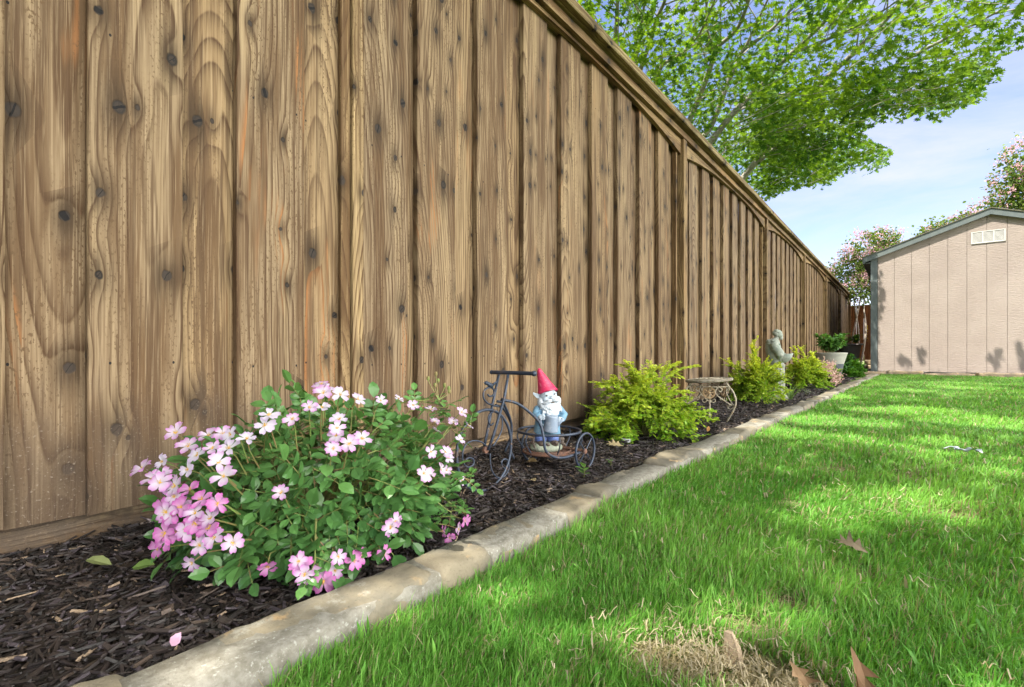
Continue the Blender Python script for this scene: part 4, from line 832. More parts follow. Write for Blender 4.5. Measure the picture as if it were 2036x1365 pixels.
# long loose canes towards the tricycle
for e in [(.41, .66, .18), (.44, .63, .09), (.47, .55, .06), (.38, .63, .22), (.36, .60, .235), (.46, .32, .05), (.44, .62, .03)]:
    e = np.array(e); b = np.array([.29, .42, 0]); mid = b * .4 + e * .6 + np.array([0, 0, .07]); canes.append((b, mid, e))
    for f in np.linspace(.55, .98, 6):
        q = mid * (1 - f) + e * f; dv = r_.normal(0, .6, 3) + (e - mid) * 5; leaf_at(q, dv, np.array([0, -.2, 1.]) + r_.normal(0, .3, 3), r_.uniform(.012, .017), .75)
for b, mid, e in canes:
    pp = smooth_path([tuple(b), tuple(mid), tuple(e)], 7); mb.tube(pp, [.0026 - .0015 * i / 14 for i in range(15)], 5)
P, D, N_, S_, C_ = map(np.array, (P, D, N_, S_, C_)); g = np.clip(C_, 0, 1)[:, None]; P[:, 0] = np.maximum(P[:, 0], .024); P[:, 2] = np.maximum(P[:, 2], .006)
OVR, OFR = ovleaf(.09, .33)
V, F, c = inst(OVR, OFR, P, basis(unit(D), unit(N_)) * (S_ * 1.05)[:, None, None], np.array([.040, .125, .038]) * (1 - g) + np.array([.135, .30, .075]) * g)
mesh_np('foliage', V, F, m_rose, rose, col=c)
# flowers: each one a part, petals with pink rims
PETC = [((.66, .57, .68), (.56, .20, .54)), ((.68, .62, .70), (.58, .28, .58)), ((.68, .65, .73), (.60, .44, .68)), ((.60, .30, .54), (.54, .10, .42)), ((.70, .60, .30), (.64, .12, .26))]
def petal_mesh(seed, kind):
    q = np.random.default_rng(seed); V = []; F = []; C = []; ci, co = PETC[kind]
    npet = 5; openn = q.uniform(.10, 1.25)
    for k in range(npet):
        a = 2 * math.pi * k / npet + q.normal(0, .12); L_ = q.uniform(.86, 1.1); wd = q.uniform(.26, .42); cu = openn + q.normal(0, .40); rows = [0, .28, .6, .85, 1.0]; wid = [.10, .62, 1.0, .92, .55]; o = len(V)
        for i, (f, w_) in enumerate(zip(rows, wid)):
            for j in (-1, 0, 1):
                rr = f * L_ * (1 - (.10 if (j == 0 and i == 4) else 0)); yy = j * wd * w_; zz = cu * f * .55 - .35 * f * f * cu + .10 * abs(j) * w_ + .05 * q.normal() * f
                V.append((rr * math.cos(a) - yy * math.sin(a), rr * math.sin(a) + yy * math.cos(a), zz))
                m_ = min(1, max(0, (f - .42) / .5)) * (.75 if j == 0 else 1); C.append([ci[x] * (1 - m_) + co[x] * m_ for x in range(3)])
        for i in range(4):
            for j in range(2): F.append((o + i * 3 + j, o + i * 3 + j + 1, o + i * 3 + j + 4, o + i * 3 + j + 3))
    return V, F, C
pm = []
for s in range(12):
    Vp, Fp, Cp = petal_mesh(200 + s, [0, 1, 0, 2, 3, 1, 0, 2, 3, 4, 0, 1][s])
    me_o = mesh_np('flower', Vp, [np.array(Fp)], m_pet, None, col=np.array(Cp), smooth=True); me = me_o.data; bpy.data.objects.remove(me_o); pm.append(me)
    sm = MB(); q = np.random.default_rng(s)
    for k in range(16):
        a = q.uniform(0, 6.28); r1 = q.uniform(.08, .26); e = Vector((r1 * math.cos(a), r1 * math.sin(a), q.uniform(.12, .24))); sm.tube([(0, 0, 0), e], [.012, .010], 3); sm.ell(e, (.028, .028, .028), n=3)
    sm.ell((0, 0, .03), (.09, .09, .06), n=4); so_ = sm.build('stamens', m_sta); pm[-1] = (me, so_.data); bpy.data.objects.remove(so_)
camv = np.array(CAM)
FL = FL + [FL[i] for i in (1, 3, 5, 17, 18, 20, 21, 23, 24, 26, 27, 36, 56, 57, 52, 72, 74, 75, 76)]
for i, fp in enumerate(FL):
    p = np.array(fp) + r_.normal(0, .004 if i < 79 else .012, 3); p[0] = max(p[0], .045); d = (p - RC) / RR ** 2; d /= np.linalg.norm(d); tc = camv - p; tc /= np.linalg.norm(tc)
    nrm = d * .8 + tc * .55 + np.array([0, 0, .25]) + r_.normal(0, .28, 3); nrm /= np.linalg.norm(nrm)
    near_left = (p[1] < .26 and p[2] < .15) or p[2] < .085
    ki = r_.choice([4, 8, 0, 2] if near_left else ([9, 4, 0] if p[2] < .08 and p[1] > .5 else [0, 1, 2, 3, 5, 6, 7, 10, 11] if p[1] < .5 else [1, 3, 7, 5, 11]))
    s = r_.uniform(.0112, .0155) * (.85 if p[1] > .5 else 1)
    o = bpy.data.objects.new('flower', pm[ki][0]); COL.objects.link(o); o.parent = rose; o.location = Vector(p + nrm * .006) - ORG[rose]
    o.rotation_mode = 'QUATERNION'; o.rotation_quaternion = Vector(nrm).to_track_quat('Z', 'Y') @ Matrix.Rotation(r_.uniform(0, 6.28), 3, 'Z').to_quaternion(); o.scale = (s, s, s)
    q = bpy.data.objects.new('stamens', pm[ki][1]); COL.objects.link(q); q.parent = o
    e = p + nrm * .004; mb.tube([tuple(e), tuple(e - nrm * .012 - d * .006), tuple(p - d * .04 + np.array([0, 0, -.01]))], [.0008, .0008, .0012], 4)
# unopened green buds on the loose spray
bud = MB()
for a, b, c_ in [(.375, .60, .262), (.37, .612, .270), (.385, .615, .262), (.365, .592, .275), (.38, .63, .255), (.39, .622, .25), (.372, .605, .283)]:
    bud.ell((a, b, c_), (.0032, .0032, .0048), n=5); mb.tube([(a, b, c_ - .004), (.385, .60, .235)], [.0006, .0008], 3)
bud.build('buds', m_cane, rose); mb.build('canes', m_cane, rose)

# ------------------------------------------------------------------ tricycle planter
m_iron = nmat('blue_grey_iron', (0.026, 0.038, 0.062), (0.042, 0.056, 0.086), 30, 0.48, 0.25, 300, 0.0006, metal=0.3, spec=0.5, c3=(0.14, 0.085, 0.055))
m_rust = nmat('rusty_iron', (0.20, 0.10, 0.065), (0.11, 0.07, 0.06), 60, 0.8, 0.5, 300, 0.001, metal=0.2, c3=(0.26, 0.17, 0.12))
tri = thing('tricycle_planter', (0.30, 1.0, 0), 'dark blue grey wire tricycle planter with scroll spoked front wheel holding the gnome', 'planter')
def circ(c, r, n=40, pl='yz', a0=0, a1=2 * math.pi, closed=True):
    out = []
    for k in range(n if closed else n + 1):
        a = a0 + (a1 - a0) * k / n
        out.append((c[0], c[1] + r * math.cos(a), c[2] + r * math.sin(a)) if pl == 'yz' else (c[0] + r * math.cos(a), c[1] + r * math.sin(a), c[2]))
    return out
wc = (0.293, 0.828, 0.097)
mb = MB(); mb.tube(circ(wc, .093, 56), .0035, 8, closed=True); fw_ = mb.build('front_wheel', m_iron, tri, smooth=True)
def spiral(c, r0, r1, a0, a1, n=26):
    return [(c[0], c[1] + (r0 + (r1 - r0) * i / n) * math.cos(a0 + (a1 - a0) * i / n), c[2] + (r0 + (r1 - r0) * i / n) * math.sin(a0 + (a1 - a0) * i / n)) for i in range(n + 1)]
x = wc[0]; hub = (x, .828, .097)
def W(px, py): return M2(px, py, x)
z1 = lambda pts: [W(880 + a / 4.55, 700 + b / 4.55) for a, b in pts]
mb = MB()
mb.tube(smooth_path(z1([(410, 860), (350, 812), (280, 800), (215, 830), (185, 890), (180, 960), (200, 1020), (240, 1040), (280, 1010), (275, 965), (235, 955), (205, 975)]), 5), .0019, 6)
mb.tube(smooth_path(z1([(430, 915), (432, 1000), (450, 1080), (500, 1135), (560, 1120), (600, 1050), (595, 985), (560, 965), (535, 990), (540, 1030), (570, 1060)]), 5), .0019, 6)
mb.tube(smooth_path(z1([(455, 850), (500, 780), (535, 700), (540, 620), (515, 565), (460, 540), (420, 570), (415, 620), (435, 660), (460, 640)]), 5), .0019, 6)
mb.build('spokes', m_iron, fw_, smooth=True)
mb = MB(); mb.lathe([(0, -.004), (.007, -.004), (.008, -.0025), (.008, .0025), (.007, .004), (0, .004)][1:5], hub, 20, axis=Matrix(((0, 0, 1), (1, 0, 0), (0, 1, 0)))); mb.build('hub', m_rust, fw_)
mb = MB()
mb.tube([(.272, .900, .272), (.276, .872, .200), (.283, .845, .135), (.286, .829, .097)], .0034, 8)
mb.tube([(.318, .880, .272), (.316, .868, .215), (.305, .842, .130), (.300, .829, .097)], .0034, 8)
mb.build('fork', m_iron, tri, smooth=True)
mb = MB(); pp = [(.258, .888, .2745), (.262, .888, .2745), (.30, .887, .275), (.385, .885, .275), (.391, .885, .275)]; mb.tube(pp, [.0035, .005, .0048, .0048, .0052], 10); mb.ell((.391, .885, .275), (.0068, .0068, .0068), n=8); mb.ell((.259, .888, .2745), (.0055, .0055, .0055), n=8); mb.build('handlebar', m_iron, tri, smooth=True)
mb = MB(); pts = [M2(880 + a / 4.55, 700 + b / 4.55, .293) for a, b in [(505, 492), (450, 478), (400, 455), (370, 410), (375, 350), (410, 322), (450, 325), (466, 355), (455, 390), (425, 398), (408, 380)]]
mb.tube(smooth_path(pts, 5), .0022, 6); sc = mb.build('front_scroll', m_iron, tri, smooth=True)
bd = MB(); b0 = Vector(M2(880 + 430 / 4.55, 700 + 298 / 4.55, .293)); bd.ell(b0, (.005, .012, .006), Matrix.Rotation(-.5, 3, 'X'), 8); bd.ell(b0 + Vector((0, -.013, .006)), (.005, .006, .005), n=6); bd.tube([b0 + Vector((0, -.017, .006)), b0 + Vector((0, -.023, .008))], [.002, .0006], 5); bd.tube([b0 + Vector((0, .008, 0)), b0 + Vector((.002, .026, .010))], [.004, .0012], 5)
bd.build('bird', m_iron, tri, smooth=True)
mb = MB()
mb.tube(smooth_path([(.300, .876, .211), (.312, .93, .195), (.33, .985, .150), (.345, .985, .115), (.352, .985, .080), (.358, 1.01, .060), (.36, 1.06, .050), (.362, 1.13, .052)], 6), .0036, 8)
mb.tube(smooth_path([(.285, .880, .205), (.27, .917, .198), (.262, .945, .172), (.255, .968, .140), (.250, .975, .105), (.250, .972, .070), (.25, .985, .045)], 6), .0032, 8)
mb.tube(smooth_path([(.275, .885, .195), (.25, .93, .186), (.235, .962, .176), (.225, .995, .148), (.215, 1.019, .121), (.20, 1.03, .084), (.19, 1.02, .05)], 6), .0032, 8)
mb.build('frame', m_iron, tri, smooth=True)
rc = (.272, 1.115, .105)
mb = MB(); mb.tube(circ(rc, .088, 48, 'xy'), .0036, 8, closed=True); mb.build('basket_ring', m_iron, tri, smooth=True)
mb = MB()
for r1 in (.072, .060): mb.tube(circ((.272, 1.115, .048 if r1 > .07 else .050), r1, 40, 'xy'), .0035, 8, closed=True)
for k in range(14):
    y = -.058 + .0089 * k; w_ = math.sqrt(max(.0001, .0625 ** 2 - y * y)); mb.tube([(.272 - w_, 1.115 + y, .047), (.272 + w_, 1.115 + y, .047)], .0014, 5)
    mb.tube([(.272 + y, 1.115 - w_, .0475), (.272 + y, 1.115 + w_, .0475)], .0014, 5)
mb.build('tray', m_rust, tri)
mb = MB()
for k in range(6):
    a = .4 + k * math.pi / 3; ca_, sa_ = math.cos(a), math.sin(a); mb.tube(smooth_path([(rc[0] + .088 * ca_, rc[1] + .088 * sa_, .103), (rc[0] + .092 * ca_, rc[1] + .092 * sa_, .08), (rc[0] + .072 * ca_, rc[1] + .072 * sa_, .05)], 4), .0018, 5)
mb.build('basket_stay', m_iron, tri)
mb = MB(); mb.tube([(.19, 1.15, .054), (.368, 1.15, .054)], .003, 8); mb.build('axle', m_rust, tri)
for xx in (.368, .186):
    w = MB(); w.tube(circ((xx, 1.15, .053), .049, 36), .0034, 8, closed=True); wo_ = w.build('rear_wheel', m_iron, tri, smooth=True)
    w = MB()
    for k in range(4): a = .75 + k * math.pi / 2; w.tube([(xx, 1.15, .053), (xx, 1.15 + .047 * math.cos(a), .053 + .047 * math.sin(a))], .0016, 5)
    w.build('spokes', m_iron, wo_)
    w = MB(); w.ell((xx, 1.15, .053), (.004, .008, .008), n=8); w.build('hub', m_rust, wo_)

# ------------------------------------------------------------------ garden gnome
def paint(name, c, grime=(.30, .29, .26), amt=.5, sc=90, rough=.55):
    t = NT(name); v = t.obj(); cc = t.mix(t.M('MULTIPLY', t.ss(t.noise(v, sc, 5, .7), .50, .68), amt), c, grime); cc = t.mix(t.M('MULTIPLY', t.ss(t.noise(v, sc * .4, 4), .5, .7), .35), cc, tuple(x * .55 for x in c)); return t.done(t.bsdf(cc, rough, t.bump(t.noise(v, 350, 4), .4, .001), .4))
m_hat = paint('red_paint', (.50, .020, .085), (.66, .22, .27), .6, 110, .38); m_skin = paint('pale_face', (.42, .50, .58), (.36, .40, .44), .4, 160); m_beard = paint('white_beard', (.48, .53, .58), (.34, .35, .34), .55, 260)
m_coat = paint('blue_coat', (.13, .26, .38), (.30, .38, .42), .5, 70); m_can = paint('tin', (.25, .31, .40), (.42, .46, .52), .6, 60, .4); m_trou = paint('blue_trousers', (.13, .20, .50), (.3, .35, .5), .4, 80)
m_gbase = paint('mossy_base', (.30, .34, .26), (.50, .50, .42), .6, 60, .8); m_boot = paint('boots', (.10, .075, .06), (.2, .16, .12), .5, 90)
GR = Vector((math.cos(YAW + .16), math.sin(YAW + .16), 0)); GF = Vector((math.sin(YAW + .16), -math.cos(YAW + .16), 0)); GO = Vector((.265, 1.118, .050))
def g(r, z, f=0.0): return GO + GR * (r * .001) + GF * (f * .001) + Vector((0, 0, z * .001))
GM = Matrix((GR, GF, Vector((0, 0, 1)))).transposed()
gn = thing('garden_gnome', tuple(GO), 'small garden gnome in a red pointed hat and blue coat holding a watering can', 'gnome')
def ga(mb, r, z, f, a, b, c, rot=None, n=10): mb.ell(g(r, z, f), (a * .001, b * .001, c * .001), GM @ rot if rot else GM, n)
RZ = lambda a: Matrix.Rotation(a, 3, 'Y')
b = MB()
b.loft([[tuple(g(rx_ * math.cos(k * math.pi / 12) + ox, z, fy * math.sin(k * math.pi / 12))) for k in range(24)] for z, rx_, fy, ox in [(40, 33, 26, -2), (44, 39, 30, -2), (60, 37, 31, -2), (85, 35, 31, 0), (105, 31, 27, 2), (120, 24, 21, 2), (130, 14, 13, 0)]])
ga(b, -28, 112, 2, 14, 13, 14); ga(b, 32, 112, 2, 13, 13, 14)
b.tube([g(-30, 112, 3), g(-37, 100, 10), g(-32, 96, 24)], [.012, .0115, .010], 12); b.tube([g(33, 112, 3), g(45, 98, 10), g(36, 90, 24)], [.012, .0115, .010], 12)
ga(b, -31, 96, 26, 11, 8, 10); ga(b, 35, 90, 26, 10, 8, 10)
blob('coat', b, m_coat, gn, .0016, 3)
b = MB()
for k in range(5): ga(b, 2 + k * .3, 108 - k * 13, 31 - abs(k - 2) * .2, 1.9, 1.3, 1.9, n=5)
b.build('coat_buttons', m_can, gn)
for s, (r, z, f) in ((-1, (-27, 96, 35)), (1, (29, 88, 35))):
    b = MB(); ga(b, r, z, f, 8.5, 6.5, 7.5); 
    for k in range(4): b.tube([g(r - s * 1 + (k * 0), z + 5.2 - 3.4 * k, f + 3), g(r - s * 6, z + 5 - 3.3 * k, f + 8), g(r - s * 10.5, z + 3.8 - 3.0 * k, f + 4.5)], [.0023, .0023, .0019], 8)
    b.tube([g(r - s * 1, z + 5, f + 4), g(r - s * 7, z + 9, f + 7)], [.0026, .0020], 8)
    blob('hand', b, m_skin, gn, .0009, 2)
b = MB(); tilt = RZ(.12)
ga(b, 1, 150, 4, 25, 22, 24); ga(b, 6, 148, 25, 6.5, 7, 6); ga(b, -9, 143, 19, 9, 7, 8); ga(b, 19, 146, 18, 8, 7, 8); ga(b, -8, 158, 20, 8, 4, 3); ga(b, 14, 162, 19, 8, 4, 3)
b.loft([[tuple(g(-24, 150, 2) + GR * (.001 * a_) + Vector((0, 0, .001 * b_)) + GF * (.001 * c_)) for a_, b_, c_ in ring] for ring in ([(0, -8, -2), (0, 8, -2), (0, 8, 3), (0, -8, 3)], [(-9, -4, -2), (-9, 9, -2), (-9, 9, 2), (-9, -4, 2)], [(-19, 7, -1), (-19, 12, -1), (-19, 12, 1), (-19, 7, 1)])])
blob('face', b, m_skin, gn, .0011, 2)
b = MB()
for r, z in ((-9, 154), (14, 158)): ga(b, r, z, 25.3, 2.3, 1.6, 2.4, n=5)
b.build('eye', m_boot, gn)
b = MB(); q = random.Random(4); ga(b, 4, 124, 14, 31, 18, 22); ga(b, 8, 108, 20, 20, 13, 17); ga(b, -22, 134, 8, 10, 13, 14); ga(b, 29, 138, 6, 8, 12, 13)
for k in range(60):
    a = q.uniform(-1.5, 1.5); rr = q.uniform(.35, 1); r = 4 + 31 * math.sin(a) * rr; z = 130 - 32 * rr * math.cos(a * .9) * (.55 + .45 * rr); b.tube([g(r, z + 5, 28 - abs(r) * .35), g(r + q.uniform(-3, 3), z - 1, 31 - abs(r) * .38), g(r * 1.05 + q.uniform(-3, 3), z - 8, 27 - abs(r) * .35)], [.0026, .0032, .001], 6)
bo = blob('beard', b, m_beard, gn, .0011, 1)
b = MB()
for s in (-1, 1): b.tube(smooth_path([g(5, 141, 29), g(5 + s * 9, 141 + s * 2, 31), g(5 + s * 19, 136 + s * 4, 27), g(5 + s * 27, 138 + s * 5, 20)], 4), [.003, .0045, .0052, .0055, .0055, .0052, .005, .0047, .0042, .0037, .003, .0022, .0012], 8)
blob('moustache', b, m_beard, gn, .001, 2); b = MB(); ga(b, 7, 135.5, 31, 6, 2, 1.6, n=5); b.build('mouth', m_boot, gn)
b = MB(); path = [(1, 160, 0, 29), (-1, 164, 0, 28.5), (-3, 172, 0, 25), (-9, 186, 0, 20), (-15, 202, 0, 14.5), (-21, 216, 0, 9.5), (-24, 225, 0, 6), (-25, 230, 0, 1.5)]
b.loft([[tuple(g(r + rad * math.cos(k * math.pi / 12), z + .22 * rad * math.cos(k * math.pi / 12) * (1 - i / 8) - .30 * rad * math.sin(k * math.pi / 12) * -(1 - i / 8), f + rad * .92 * math.sin(k * math.pi / 12))) for k in range(24)] for i, (r, z, f, rad) in enumerate(path)])
blob('hat', b, m_hat, gn, .0013, 3)
b = MB(); b.lathe([(.020, 0), (.0207, .002), (.0165, .040), (.0172, .0425), (.014, .0425)], g(-2, 58, 38), 20, axis=Matrix.Rotation(.16, 3, 'Y')); ga(b, 3, 98, 38, 11, 9, 5); b.tube([g(12, 68, 40), g(27, 84, 42), g(34, 92, 42)], [.005, .004, .0052], 10); b.tube(smooth_path([g(-13, 70, 38), g(-27, 80, 40), g(-27, 96, 40), g(-14, 98, 38)], 4), .002, 6); b.build('watering_can', m_can, gn, smooth=True)
for s in (-1, 1):
    b = MB(); b.tube([g(-3 + s * 17, 45, 2), g(-3 + s * 18, 25, 3)], [.0175, .0165], 16); b.build('trouser_leg', m_trou, gn, smooth=True)
    b = MB(); ga(b, -3 + s * 18, 20, 12, 13, 20, 10); ga(b, -3 + s * 18, 27, 2, 13.5, 13, 9); blob('boot', b, m_boot, gn, .0015, 2)
b = MB(); ga(b, -4, 7, 0, 47, 34, 17); q = random.Random(8)
for k in range(26):
    a = q.uniform(0, 6.28); ga(b, -4 + 42 * math.cos(a) * q.uniform(.7, 1), 6 + q.uniform(0, 10), 30 * math.sin(a) * q.uniform(.7, 1), 8, 8, 6, n=6)
blob('base', b, m_gbase, gn, .0018, 1)
b = MB()
for k in range(7): a = q.uniform(-2.6, -.4) if k else -1; rr = 1; ga(b, -4 + 46 * math.cos(k * .5 - .4), 17 + q.uniform(0, 9), 30 * abs(math.sin(k * .5 + .2)) + 4, 6.5, 2.5, 4.5, RZ(q.uniform(-1, 1)), 6)
b.tube(smooth_path([g(-38, 2, 20), g(-44, 26, 16), g(-40, 44, 10)], 4), .0022, 6); ga(b, -44, 46, 10, 6, 3, 8, RZ(.5)); ga(b, -33, 44, 12, 5, 3, 7, RZ(-.5)); ga(b, 38, 30, 8, 9, 5, 7); ga(b, 42, 40, 4, 5, 4, 6)
b.build('base_leaves', m_boot, gn, smooth=True)

# ------------------------------------------------------------------ rusty plant stand
m_cream = nmat('flaking_cream_paint', (0.38, 0.34, 0.25), (0.28, 0.25, 0.19), 40, 0.7, 0.6, 250, 0.0015, c3=(0.32, 0.17, 0.07))
m_top = nmat('mosaic_top', (0.27, 0.25, 0.20), (0.15, 0.13, 0.10), 55, 0.8, 0.9, 120, 0.003, c3=(0.33, 0.17, 0.08))
m_ros = nmat('rusty_rosette', (0.36, 0.27, 0.16), (0.26, 0.16, 0.08), 90, 0.7, 0.5, 250, 0.001)
SC = Vector((.312, 2.40, 0)); st = thing('plant_stand', tuple(SC), 'low round iron plant stand with flaking cream paint, scrolls and rosettes', 'plant stand')
tl = Matrix.Rotation(R(-3.5), 3, 'Y') @ Matrix.Rotation(R(2), 3, 'X')
b = MB(); b.lathe([(.020, .0), (.100, .0), (.107, .003), (.108, .009), (.105, .013), (.096, .0145), (.094, .0125), (.05, .0135), (.0, .0135)][:-1], SC + Vector((0, 0, .187)), 48, axis=tl); b.build('top', m_top, st, smooth=False)
b = MB(); b.tube([tuple(SC + Vector((0, 0, .187)) + tl @ Vector((.060 * math.cos(k * math.pi / 16), .060 * math.sin(k * math.pi / 16), .0145))) for k in range(32)], .0022, 5, closed=True)
for k in range(8):
    a = k * math.pi / 4; b.tube([tuple(SC + Vector((0, 0, .187)) + tl @ Vector((rr * math.cos(a + aa), rr * math.sin(a + aa), .0145))) for rr, aa in ((.01, 0), (.03, .25), (.05, 0), (.03, -.25))], .0018, 5, closed=True)
b.build('top_pattern', m_cream, st)
angs = [R(-14), R(-134), R(106)]
b = MB(); b.tube(circ((SC.x, SC.y, .166), .086, 36, 'xy'), .0022, 6, closed=True); b.build('hoop', m_cream, st)
for a in angs:
    d = Vector((math.cos(a), math.sin(a), 0)); P_ = lambda r, z: SC + d * r + Vector((0, 0, z))
    b = MB(); b.tube(smooth_path([P_(.082, .186), P_(.100, .168), P_(.122, .140), P_(.133, .105), P_(.126, .070), P_(.108, .035), P_(.088, .0)], 5), [.0042 - .0008 * math.sin(i * 1.3) for i in range(31)], 8); lg = b.build('leg', m_cream, st, smooth=True)
    b = MB(); b.tube(smooth_path([P_(.130, .085), P_(.118, .070), P_(.104, .062), P_(.094, .070), P_(.098, .080), P_(.106, .077)], 5), .0030, 6); b.build('foot_scroll', m_cream, lg, smooth=True)
for i in range(3):
    a0, a1 = angs[i], angs[(i + 1) % 3]; am = a0 + ((a1 - a0 + math.pi) % (2 * math.pi) - math.pi) / 2; d = Vector((math.cos(am), math.sin(am), 0)); s_ = Vector((-math.sin(am), math.cos(am), 0)); MC = SC + d * .074 + Vector((0, 0, .138)); Q_ = lambda u, z: MC + s_ * u + Vector((0, 0, z)) + d * (-.9 * abs(u) * .12)
    b = MB(); b.tube([Q_(.026 * math.cos(k * math.pi / 14), .026 * math.sin(k * math.pi / 14)) for k in range(28)], .0034, 6, closed=True); b.tube([Q_(.0215 * math.cos(k * math.pi / 14), .0215 * math.sin(k * math.pi / 14)) for k in range(28)], .0016, 6, closed=True)
    for k in range(8):
        aa = k * math.pi / 4; c0, s0 = math.cos(aa), math.sin(aa); b.tube([Q_(0, 0), Q_(.010 * math.cos(aa + .2), .010 * math.sin(aa + .2)), Q_(.021 * c0, .021 * s0)], [.0026, .0022, .0030], 5)
    b.ell(MC, (.005, .005, .005), n=6); b.build('rosette', m_ros, st)
    b = MB()
    for s in (-1, 1):
        b.tube(smooth_path([Q_(s * .027, -.002), Q_(s * .034, .020), Q_(s * .046, .026), Q_(s * .056, .017), Q_(s * .050, .006), Q_(s * .042, .010)], 5), .0029, 6)
        b.tube(smooth_path([Q_(s * .027, 0), Q_(s * .045, -.020), Q_(s * .075, -.042), Q_(s * .098, -.056)], 4), .0029, 6)
        b.tube(smooth_path([Q_(s * .006, -.027), Q_(s * .012, -.042), Q_(s * .024, -.044), Q_(s * .028, -.032), Q_(s * .020, -.030)], 5), .0022, 6)
    b.build('scroll', m_cream, st, smooth=True)
# ------------------------------------------------------------------ monk statue on its column
m_stat = nmat('weathered_statue', (0.20, 0.235, 0.205), (0.30, 0.315, 0.275), 30, 0.9, 0.7, 160, 0.002, c3=(0.14, 0.17, 0.12))
m_col = nmat('weathered_column', (0.33, 0.335, 0.295), (0.24, 0.25, 0.21), 24, 0.9, 0.6, 140, 0.002, c3=(0.17, 0.19, 0.12))
PC = Vector((.335, 3.86, 0))
pe = thing('fluted_column', tuple(PC), 'short fluted stone column carrying the monk statue', 'column')
b = MB(); n = 72
def flute(r, z, amp=.06):
    return [(PC.x + r * (1 - amp * abs(math.sin(k * math.pi * 14 / n)) ** .7) * math.cos(2 * math.pi * k / n), PC.y + r * (1 - amp * abs(math.sin(k * math.pi * 14 / n)) ** .7) * math.sin(2 * math.pi * k / n), z) for k in range(n)]
b.loft([flute(.052, .03, .0), flute(.050, .036, .09), flute(.048, .13, .09), flute(.0465, .225, .09), flute(.049, .235, 0), flute(.050, .245, 0)]); b.build('shaft', m_col, pe, smooth=False)
b = MB(); b.lathe([(.085, 0), (.087, .012), (.080, .020), (.066, .024), (.062, .034), (.055, .040)], PC - Vector((0, 0, .004)), 40); b.build('base', m_col, pe, smooth=True)
SR = Vector((math.cos(R(8)), math.sin(R(8)), 0)); SB = Vector((-SR.y, SR.x, 0)); SO = PC + Vector((-.012, 0, .240)); SM = Matrix((SR, SB, Vector((0, 0, 1)))).transposed()
s_ = lambda r, z, f=0.0: SO + SR * (r * .001) + SB * (f * .001) + Vector((0, 0, z * .001))
stt = thing('monk_statue', tuple(SO), 'weathered greenish stone monk statue leaning over a shallow bowl', 'statue')
def se(b, r, z, f, a, bb, c, rot=0.0, n=12): b.ell(s_(r, z, f), (a * .001, bb * .001, c * .001), SM @ Matrix.Rotation(rot, 3, 'Y'), n)
def ring(r, z, a, bb): return [tuple(s_(r + a * math.cos(k * math.pi / 14), z, bb * math.sin(k * math.pi / 14))) for k in range(28)]
b = MB()
b.loft([ring(6, -2, 46, 36), ring(4, 20, 50, 40), ring(-2, 50, 52, 44), ring(-10, 85, 52, 46), ring(-16, 120, 52, 47), ring(-18, 150, 48, 45), ring(-14, 175, 38, 38), ring(-4, 190, 22, 24)])
se(b, -30, 160, 0, 34, 40, 22, .5); se(b, 4, 188, 0, 18, 20, 26, .3)                 # hood roll and neck
for f in (-1, 1):
    b.tube([s_(-12, 155, 40 * f), s_(4, 115, 48 * f), s_(24, 88, 42 * f), s_(42, 74, 26 * f)], [.027, .029, .029, .020], 14)
    b.tube([s_(20, 96, 44 * f), s_(28, 70, 44 * f), s_(22, 48, 38 * f)], [.026, .030, .016], 10)        # hanging sleeves
se(b, 16, 45, 0, 46, 44, 34, .15)
for k in range(9): b.tube([s_(30 - k * 3, 60 - k, -44 + k * 11), s_(36 - k * 2, 20, -36 + k * 9)], [.006, .004], 6)
b.tube(smooth_path([s_(-62, 128, 12), s_(-20, 122, -48), s_(22, 128, -34)], 5), .0035, 6); b.tube(smooth_path([s_(-22, 172, -44), s_(10, 160, -42), s_(30, 146, -24)], 5), .005, 6)
blob('robe', b, m_stat, stt, .0028, 2)
b = MB(); se(b, 16, 222, 0, 27, 24, 29, .35); se(b, 30, 208, 0, 16, 16, 20, .35); se(b, 43, 212, 0, 5, 4.5, 7, .5); se(b, 34, 224, 9, 7, 5, 4); se(b, 34, 224, -9, 7, 5, 4); se(b, 36, 192, 0, 12, 12, 15, .3); se(b, 10, 212, 24, 5, 3, 8); se(b, 10, 212, -24, 5, 3, 8)
blob('head', b, m_stat, stt, .0022, 1)
b = MB(); se(b, 12, 236, 0, 28, 26, 18, .30); se(b, 2, 224, 0, 27, 27, 20, .5); blob('hair', b, m_stat, stt, .0022, 1)
b = MB(); b.loft([[tuple(s_(46 + rr * 1.25 * math.cos(k * math.pi / 16), z + .16 * rr * math.cos(k * math.pi / 16), rr * math.sin(k * math.pi / 16))) for k in range(32)] for rr, z in ((12, 14), (30, 24), (44, 46), (52, 76), (46, 76), (34, 60), (12, 50))]); b.build('bowl', m_stat, stt, smooth=True)
for f in (-1, 1):
    b = MB(); se(b, 50, 76, 26 * f, 14, 9, 8, .2)
    for k in range(4): b.tube([s_(66, 76 - 0 * k, (18 + 4 * k) * f), s_(78, 76, (14 + 4 * k) * f), s_(88 - 2 * abs(k - 1), 72, (10 + 4 * k) * f)], [.0032, .003, .0022], 6)
    b.tube([s_(56, 78, 17 * f), s_(66, 83, 12 * f)], [.0036, .0026], 6); blob('hand', b, m_stat, stt, .0018, 1)

